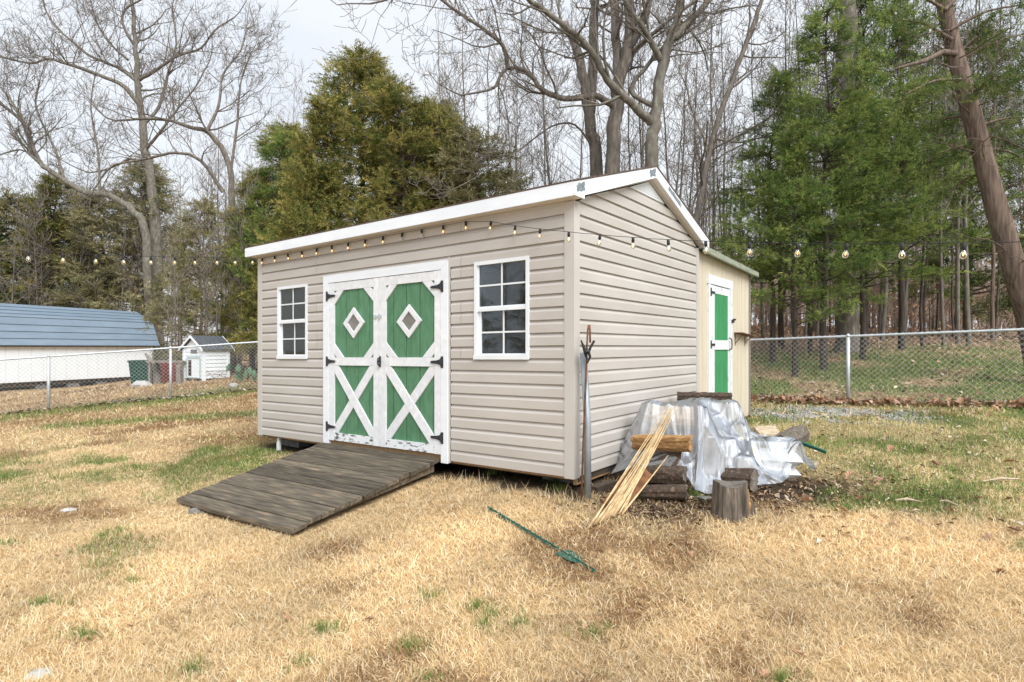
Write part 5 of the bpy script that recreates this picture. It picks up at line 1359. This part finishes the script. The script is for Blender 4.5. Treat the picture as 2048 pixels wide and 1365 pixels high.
# far woods: one mass
rg0 = np.random.default_rng(5)
def far_woods(x0, x1, y0, y1, n, seed, h0=6, h1_=14, r0_=.03, r1_=.12, NB=16, NT=4):
    g = np.random.default_rng(seed); V = []; F = []
    xs_ = g.uniform(x0, x1, n); ys = g.uniform(y0, y1, n); zs = H(xs_, ys); hs = g.uniform(h0, h1_, n); rs = g.uniform(r0_, r1_, n)
    def stick(a, b, r0, r1):
        m = len(a); d = b - a; L_ = np.linalg.norm(d, axis=1, keepdims=True); d = d / L_
        u = np.cross(d, np.array([.31, .55, .2])); u /= np.linalg.norm(u, axis=1, keepdims=True); w = np.cross(d, u)
        vs_ = []
        for (c, r) in ((a, r0), (b, r1)):
            for q in range(3):
                an = 2 * PI * q / 3; vs_.append(c + (u * math.cos(an) + w * math.sin(an)) * r[:, None])
        vs_ = np.stack(vs_, 1); o = sum(len(v_) for v_ in V); V.append(vs_.reshape(-1, 3))
        b0 = o + np.arange(m)[:, None] * 6
        for q in range(3): F.append(np.concatenate([b0 + q, b0 + (q + 1) % 3, b0 + 3 + (q + 1) % 3, b0 + 3 + q], 1))
    base_ = np.c_[xs_, ys, zs - .1]; top = base_ + np.c_[g.normal(0, .5, n), g.normal(0, .5, n), hs]
    stick(base_, top, rs, rs * .15)
    for lev, (nb_, l0, l1) in enumerate(((NB, .8, 2.2),)):
        t_ = g.uniform(.12, 1, (n, nb_)); a = base_[:, None] * (1 - t_[..., None]) + top[:, None] * t_[..., None]
        d = g.normal(0, 1, (n, nb_, 3)); d[..., 2] = np.abs(d[..., 2]) * .7 + .2; d /= np.linalg.norm(d, axis=-1, keepdims=True)
        b = a + d * g.uniform(l0, l1, (n, nb_, 1)); A = a.reshape(-1, 3); B = b.reshape(-1, 3); rr_ = np.repeat(rs, nb_) * .22 + .005
        stick(A, B, rr_, rr_ * .35)
        t2 = g.uniform(.25, 1, (len(A), NT)); a2 = A[:, None] * (1 - t2[..., None]) + B[:, None] * t2[..., None]; d2 = (B - A)[:, None] * .35 + g.normal(0, .4, (len(A), NT, 3)); d2[..., 2] += .15
        stick(a2.reshape(-1, 3), (a2 + d2).reshape(-1, 3), np.full(a2.shape[0] * NT, .008), np.full(a2.shape[0] * NT, .005))
    return np.concatenate(V), np.concatenate(F)
V1, F1 = far_woods(8, 62, 28, 62, 310, 1); V2, F2 = far_woods(-48, 10, 36, 62, 210, 2)
tag(onp('far_woods', np.concatenate([V1, V2]), np.concatenate([F1, F2 + len(V1)]), M['twig']), 'distant thicket of bare grey brown trees', 'woods', kind='stuff')

Vb, Fb = far_woods(5, 60, 24, 50, 1100, 3, 1.5, 5.5, .014, .034, 10, 3)
tag(onp('undergrowth', Vb, Fb, mat('brush_twig', (.30, .21, .155), (.52, .39, .30), 2, rough=.9)), 'brown leafless undergrowth deep in the woods', 'undergrowth', kind='stuff')
Vb, Fb = far_woods(-11, 6, 22, 40, 330, 4, 1.2, 4, .014, .034, 10, 3)
tag(onp('undergrowth', Vb, Fb, bpy.data.materials['brush_twig']), 'brown leafless undergrowth behind the coop and shed', 'undergrowth', kind='stuff')
n = 9000; x = rg0.uniform(6, 60, n); y = rg0.uniform(22, 48, n); z = H(x, y) + rg0.uniform(.1, 3.0, n) ** 1.2
nn_ = rg0.normal(0, 1, (n, 2, 3)) * .055; c = np.stack([x, y, z], 1); V = np.stack([c - nn_[:, 0], c + nn_[:, 1], c + nn_[:, 0], c - nn_[:, 1]], 1).reshape(-1, 3)
cc = np.array([(.44, .27, .16), (.52, .35, .22), (.34, .21, .13)])[rg0.integers(0, 3, n)]
tag(onp('dead_leaves', V, np.arange(4 * n).reshape(-1, 4), M['leafmat'], np.repeat(cc, 4, 0)), 'withered brown leaves still hanging in the undergrowth', 'leaves', kind='stuff')
# trees past the left edge of the lawn (they show in the shed windows)
for k in range(14):
    x, y = gs.uniform(-40, -22), gs.uniform(-16, 4)
    t_ = place_sap(gs.choice((0, 2, 4)), 0, 20, gs.uniform(.9, 1.2), 'bare tree across the lawn reflected in the shed windows', 'bare trees reflected in the windows'); t_.location = (x, y, h1(x, y) - .1)
for k in range(5):
    x, y = gs.uniform(-44, -36), -18 + 5 * k
    t_ = cedar('dark', 0, 20, 300, 1.2, 'dark cedar across the lawn reflected in the shed windows', k, 'cedars reflected in the windows'); t_.location = (x, y, h1(x, y) - .1); t_.scale = (1.2, 1.2, 1.1)

# ------------------------------------------------------------ grass, leaves, gravel, chips
rg = np.random.default_rng(99)
def scatter(n, y0, y1, mx, mn=0):
    """points in the strip y0..y1, within the widened view wedge"""
    y = np.sqrt(rg.uniform(y0 ** 2, y1 ** 2, n)); x = rg.uniform(-1, 1, n) * (y * .90 + mx)
    return x, y
def free(x, y):
    lx, ly = toloc(x, y)
    sh = (lx > -4.95) & (lx < .03) & (ly > .10) & (ly < 5.6)
    rmp = (lx > -3.5) & (lx < -1.52) & (ly > -1.70) & (ly < .0)
    ln = (lx > -4.95) & (lx < .05) & (ly > 3) & (ly < 5.6)
    return ~(sh | rmp | ln)
PAL_S = np.array([(.89, .72, .45), (.80, .61, .35), (.94, .82, .59), (.70, .50, .27), (.85, .66, .37), (.52, .36, .19)])
PAL_B = np.array([(.36, .22, .11), (.46, .29, .15), (.28, .17, .09), (.55, .37, .20)])
PAL_G = np.array([(.12, .22, .045), (.19, .29, .065), (.27, .35, .10), (.38, .40, .15), (.09, .17, .045)])
PAL_O = np.array([(.62, .36, .13), (.70, .45, .18)])
def blades(name, specs):
    VS, FS, CS = [], [], []; off = 0
    for (n, y0, y1, mx, ln, wd0, far) in specs:
        x, y = scatter(n, y0, y1, mx); m = free(x, y); x, y = x[m], y[m]
        g_, d_, l_, gv, b_ = zones(x, y)
        keep = rg.random(len(x)) > np.clip(d_ * 1.02 + gv * .75 + l_ * .9, 0, .99)
        x, y, g_, b_ = x[keep], y[keep], g_[keep], b_[keep]; n = len(x)
        thin_ = fbm(x, y, .22, 41, 2)
        isg = rg.random(n) < g_ * .80; isb = (~isg) & (rg.random(n) < b_ * .75)
        c = PAL_S[rg.choice(6, n, p=[.27, .22, .2, .1, .14, .07])]; c = np.where(isb[:, None], PAL_B[rg.integers(0, 4, n)], c); c = np.where(isg[:, None], PAL_G[rg.integers(0, 5, n)], c)
        c = c * (.86 + .24 * fbm(x, y, .5, 51, 2))[:, None] * (.88 + .24 * rg.random(n))[:, None]
        z = H(x, y); L_ = ln * (.5 + .9 * rg.random(n)) * (.85 + .3 * thin_); L_ = np.where(isg, L_ * 1.05, L_) * np.where(rg.random(n) < .05, 1.7, 1)
        # long grass against the shed foot
        lx, ly = toloc(x, y); nearw = np.exp(-((ly + .06) / .14) ** 2) * (lx < .1) * (lx > -1.5) + np.exp(-((lx - .06) / .12) ** 2) * (ly > -.1) * (ly < .6)
        L_ = L_ * (1 + 1.0 * nearw)
        az = rg.uniform(0, 2 * PI, n); tilt = np.where(isg, rg.uniform(.15, 1.0, n), rg.uniform(.75, 1.6, n)) * (1 - .5 * np.clip(nearw, 0, 1))
        dh = np.stack([np.cos(az), np.sin(az), 0 * az], 1); up = np.array([0, 0, 1.])
        d1 = dh * np.sin(tilt * .7)[:, None] + up * np.cos(tilt * .7)[:, None]; t2 = np.minimum(tilt * 1.12, 1.7); d2 = dh * np.sin(t2)[:, None] + up * np.cos(t2)[:, None]
        p0 = np.stack([x, y, z - .004 + rg.uniform(0, .012, n)], 1); p1 = p0 + d1 * (L_ * .55)[:, None]; p2 = p1 + d2 * (L_ * .5)[:, None]
        p1[:, 2] = np.maximum(p1[:, 2], z + .003); p2[:, 2] = np.maximum(p2[:, 2], z + .004)
        sd = np.stack([-np.sin(az + rg.normal(0, .5, n)), np.cos(az), rg.normal(0, .3, n)], 1); w = (wd0 * (.7 + .6 * rg.random(n)))[:, None]
        if far:
            V = np.stack([p0 - sd * w, p0 + sd * w, p2], 1).reshape(-1, 3); F = np.arange(n * 3).reshape(-1, 3); nv = 3
        else:
            V = np.stack([p0 - sd * w, p0 + sd * w, p1 + sd * w * .8, p1 - sd * w * .8, p2], 1).reshape(-1, 3); b0 = np.arange(n)[:, None] * 5; nv = 5
            F = np.concatenate([b0 + [0, 1, 2], b0 + [0, 2, 3], b0 + [3, 2, 4]])
        VS.append(V); FS.append(F + off); off += len(V); CS.append(np.repeat(c, nv, 0))
    return onp(name, np.concatenate(VS), np.concatenate(FS), M['attr_grass'], np.concatenate(CS))
tag(blades('lawn_grass', [(150000, 1.0, 3.2, 1.0, .042, .0015, False), (170000, 3.2, 5.2, 1.0, .044, .0018, False), (170000, 5.2, 8.5, .8, .048, .0026, True), (150000, 8.5, 15.5, .5, .065, .0055, True), (70000, 15.5, 26, .3, .085, .010, True)]), 'short dormant straw coloured lawn with green patches', 'grass', kind='stuff')

# green tufts
tx = [(858, 1195), (955, 1215), (985, 1230), (968, 1255), (655, 1260), (1040, 1250), (1185, 1272), (240, 1065), (80, 1210), (205, 1075), (265, 1165), (640, 1265), (820, 1300), (1120, 1025 - 45), (650, 1025), (985, 948), (1110, 962), (1385, 990), (1700, 1022), (1660, 985), (1475, 830), (1640, 880), (1560, 1365), (175, 1275), (385, 1345), (600, 1330), (860, 1365), (1400, 1000)]
VS, CS = [], []
for (px, py) in tx:
    c0 = gz(px, py); n = rg.integers(60, 130); a = rg.uniform(0, 2 * PI, n); r_ = np.abs(rg.normal(0, .05, n)); x = c0.x + np.cos(a) * r_ * 1.5; y = c0.y + np.sin(a) * r_; z = H(x, y)
    az = rg.uniform(0, 2 * PI, n); tl2 = rg.uniform(.1, .9, n); L_ = rg.uniform(.03, .085, n)
    p0 = np.stack([x, y, z], 1); tip = p0 + np.stack([np.cos(az) * np.sin(tl2), np.sin(az) * np.sin(tl2), np.cos(tl2)], 1) * L_[:, None]; sd = np.stack([-np.sin(az), np.cos(az), 0 * az], 1) * .0025
    VS.append(np.stack([p0 - sd, p0 + sd, tip], 1).reshape(-1, 3)); CS.append(np.repeat(PAL_G[rg.integers(0, 3, n)], 3, 0))
VS = np.concatenate(VS); tag(onp('grass_tufts', VS, np.arange(len(VS)).reshape(-1, 3), M['attr_grass'], np.concatenate(CS)), 'small green grass tufts scattered through the straw lawn', 'grass', kind='stuff')

# dead leaves
def leaf_shape():
    pts = []
    for k in range(14):
        a = 2 * PI * k / 14; r_ = .5 * (1 if k % 2 == 0 else .58) * (1.0 if k not in (0,) else 1.1); pts.append((math.cos(a) * r_, math.sin(a) * r_ * .72, .16 * (math.sin(a) ** 2) + .10 * math.cos(a) ** 2 * (1 if k < 4 or k > 10 else -.3)))
    return pts
LF = leaf_shape()
def leaf_mesh(bend, seed):
    g = random.Random(seed); mb = MB(); mb.v = [(0, 0, 0)] + [(x, y, z * bend + g.uniform(-.05, .05)) for x, y, z in LF]; mb.f = [(0, 1 + k, 1 + (k + 1) % 14) for k in range(14)]
    return mb.mesh('fallen_leaf', M['leaf_brown'])
LM = [leaf_mesh(b, k) for k, b in enumerate((1.4, 2.2, -1.2, .8))]
gl2 = random.Random(17)
def place_leaf(x, y, dz, s_, label, group, flat=.5):
    o = bpy.data.objects.new('fallen_leaf', gl2.choice(LM)); COL.objects.link(o); o.location = (x, y, h1(x, y) + dz); o.scale = (s_, s_, s_)
    o.rotation_euler = (gl2.uniform(-flat, flat), gl2.uniform(-flat, flat), gl2.uniform(0, 6.28)); tag(o, label, 'leaf', group)
for k in range(170):
    t_ = gl2.uniform(-.5, 4.4); s_ = gl2.gauss(-.05, .09)
    place_leaf(FB[0] + UX[0] * t_ - UY[0] * .08 + UY[0] * s_, FB[1] + UX[1] * t_ - UY[1] * .08 + UY[1] * s_, gl2.uniform(.02, .11), gl2.uniform(.11, .19), 'brown curled leaf in the drift along the fence by the gravel', 'leaves drifted along the fence', 1.1)
for (px, py) in ((1925, 968), (1955, 1005), (1760, 968), (1780, 905), (1870, 935), (1995, 900), (2020, 930), (1700, 960), (1720, 1005), (1980, 1085), (2030, 1070), (1850, 905), (1905, 1030), (1690, 1030), (2000, 1150), (1610, 1010)):
    p = gz(px, py); place_leaf(p.x, p.y, .03, gl2.uniform(.09, .14), 'brown leaf lying on the patchy green lawn', 'leaves on the green lawn')
for (px, py) in ((115, 1118), (260, 1262), (1375, 1100), (1380, 1118), (1490, 1275), (1600, 1320), (1140, 1053), (1165, 1262), (1260, 1230), (740, 1248), (575, 1245), (1530, 1360), (1100, 1050)):
    p = gz(px, py); place_leaf(p.x, p.y, .025, gl2.uniform(.045, .075), 'small dark leaf on the straw lawn', 'leaves on the straw lawn')
def litter(name, x, y, smin, smax, dz, label, pal=((.26, .15, .09), (.42, .27, .18), (.52, .38, .28), (.19, .115, .075), (.60, .46, .36)), mt='leafmat', cat='leaves', asp=.6):
    n = len(x); z = H(x, y) + rg.uniform(0, dz, n); s_ = rg.uniform(smin, smax, n)[:, None]
    az = rg.uniform(0, 2 * PI, n); ux_ = np.stack([np.cos(az), np.sin(az), rg.normal(0, .35, n)], 1); uy_ = np.stack([-np.sin(az), np.cos(az), rg.normal(0, .35, n)], 1)
    c = np.stack([x, y, z + .01], 1)
    V = np.stack([c - ux_ * s_ * .5, c + uy_ * s_ * asp * .5 + [0, 0, .012], c + ux_ * s_ * .5, c - uy_ * s_ * asp * .5 + [0, 0, .016]], 1).reshape(-1, 3)
    b0 = np.arange(n)[:, None] * 4; F = np.concatenate([b0 + [0, 1, 2], b0 + [0, 2, 3]]); P_ = np.array(pal); cc = P_[rg.integers(0, len(pal), n)] * (.75 + .5 * rg.random((n, 1)))
    return tag(onp(name, V, F, M[mt], np.repeat(cc, 4, 0)), label, cat, kind='stuff')
n = 900; t_ = rg.uniform(-2, 5, n); s_ = rg.normal(0, .10, n)
litter('leaf_drift', FB[0] + UX[0] * t_ + UY[0] * (s_ - .05), FB[1] + UX[1] * t_ + UY[1] * (s_ - .05), .06, .14, .07, 'drift of brown leaves along the foot of the fence')
n = 700; t_ = rg.uniform(-5, 6, n); s_ = rg.normal(0, .10, n)
litter('leaf_drift', FL0[0] + FLD[0] * t_ - FLD[1] * s_, FL0[1] + FLD[1] * t_ + FLD[0] * s_, .06, .13, .05, 'thin drift of grey brown leaves along the fence by the barn', ((.22, .14, .09), (.36, .27, .2), (.5, .42, .36), (.2, .13, .09)))
x, y = scatter(42000, 10.5, 42, 2); m = (fence_r_side(x, y) > .1) & (x > 0); x, y = x[m], y[m]; g_ = zones(x, y)[0]; k_ = rg.random(len(x)) > g_ * .75
litter('leaf_litter', x[k_], y[k_], .07, .15, .03, 'carpet of brown fallen leaves on the woodland floor')
x, y = scatter(26000, 16.5, 40, 2); m = (x < -2) & (x > -15) & (zones(x, y)[2] > .4); litter('leaf_litter', x[m], y[m], .08, .17, .03, 'brown leaf litter under the cedars behind the coop')
x, y = scatter(2600, 4, 11, .6); m = (x > 2) & (fence_r_side(x, y) < 0) & free(x, y); litter('leaf_litter', x[m], y[m], .03, .08, .02, 'bits of dead leaf scattered over the green lawn', ((.3, .2, .12), (.5, .4, .3), (.6, .52, .42), (.22, .14, .08)))
# wood chips and bark around the pile
n = 800; x = rg.normal(2.2, .75, n); y = rg.normal(5.15, .38, n); m = free(x, y) & (y < 6)
litter('wood_chips', x[m], y[m], .02, .085, .012, 'bark and wood chips on the dark soil by the firewood', ((.30, .20, .13), (.44, .31, .20), (.55, .44, .32), (.15, .10, .07), (.40, .24, .13)), asp=.28)
n = 260; x = rg.normal(1.25, .3, n); y = rg.normal(4.75, .14, n)
litter('wood_chips', x, y, .02, .09, .012, 'dark bark fragments in front of the rotting log', ((.20, .14, .10), (.34, .24, .17), (.12, .08, .06)), asp=.3)
# gravel
n = 9000; lx = rg.normal(1.0, .9, n); ly = rg.normal(6.1, .6, n); x, y = toworld(lx, ly); k_ = (zones(x, y)[3] > rg.random(n) * .6) & free(x, y); x, y = x[k_], y[k_]; n = len(x)
z = H(x, y); s_ = rg.uniform(.010, .026, n); oc = np.array([(1, 0, 0), (-1, 0, 0), (0, 1, 0), (0, -1, 0), (0, 0, .7), (0, 0, -.7)]); V = np.stack([x, y, z + .006], 1)[:, None] + oc[None] * s_[:, None, None] * rg.uniform(.6, 1.3, (n, 6, 1))
fo = np.array([(0, 2, 4), (2, 1, 4), (1, 3, 4), (3, 0, 4), (2, 0, 5), (1, 2, 5), (3, 1, 5), (0, 3, 5)]); F = (np.arange(n)[:, None, None] * 6 + fo[None]).reshape(-1, 3)
cc = np.array([(.30, .30, .29), (.40, .40, .39), (.22, .22, .22), (.48, .47, .45)])[rg.integers(0, 4, n)]
tag(onp('gravel', V.reshape(-1, 3), F, M['gravel'], np.repeat(cc, 6, 0)), 'grey gravel patch beside the lean-to', 'gravel', kind='stuff')
# sticks on the green lawn
for k, (a_, b_, lab) in enumerate((((1965, 970), (2040, 965), 'pale split stick lying on the green lawn'), ((1790, 1008), (1845, 1012), 'pale forked twig on the green lawn near the soil'), ((1880, 1010), (1915, 1018), 'short pale bark strip on the green lawn'))):
    a = gz(*a_, .03); b = gz(*b_, .03); md = (a + b) / 2 + Vector((0, .02, .012)); tag(MB().tube([a, md, b], [.008, .014, .006], 5).build('fallen_stick', M['log_pale']), lab, 'stick')
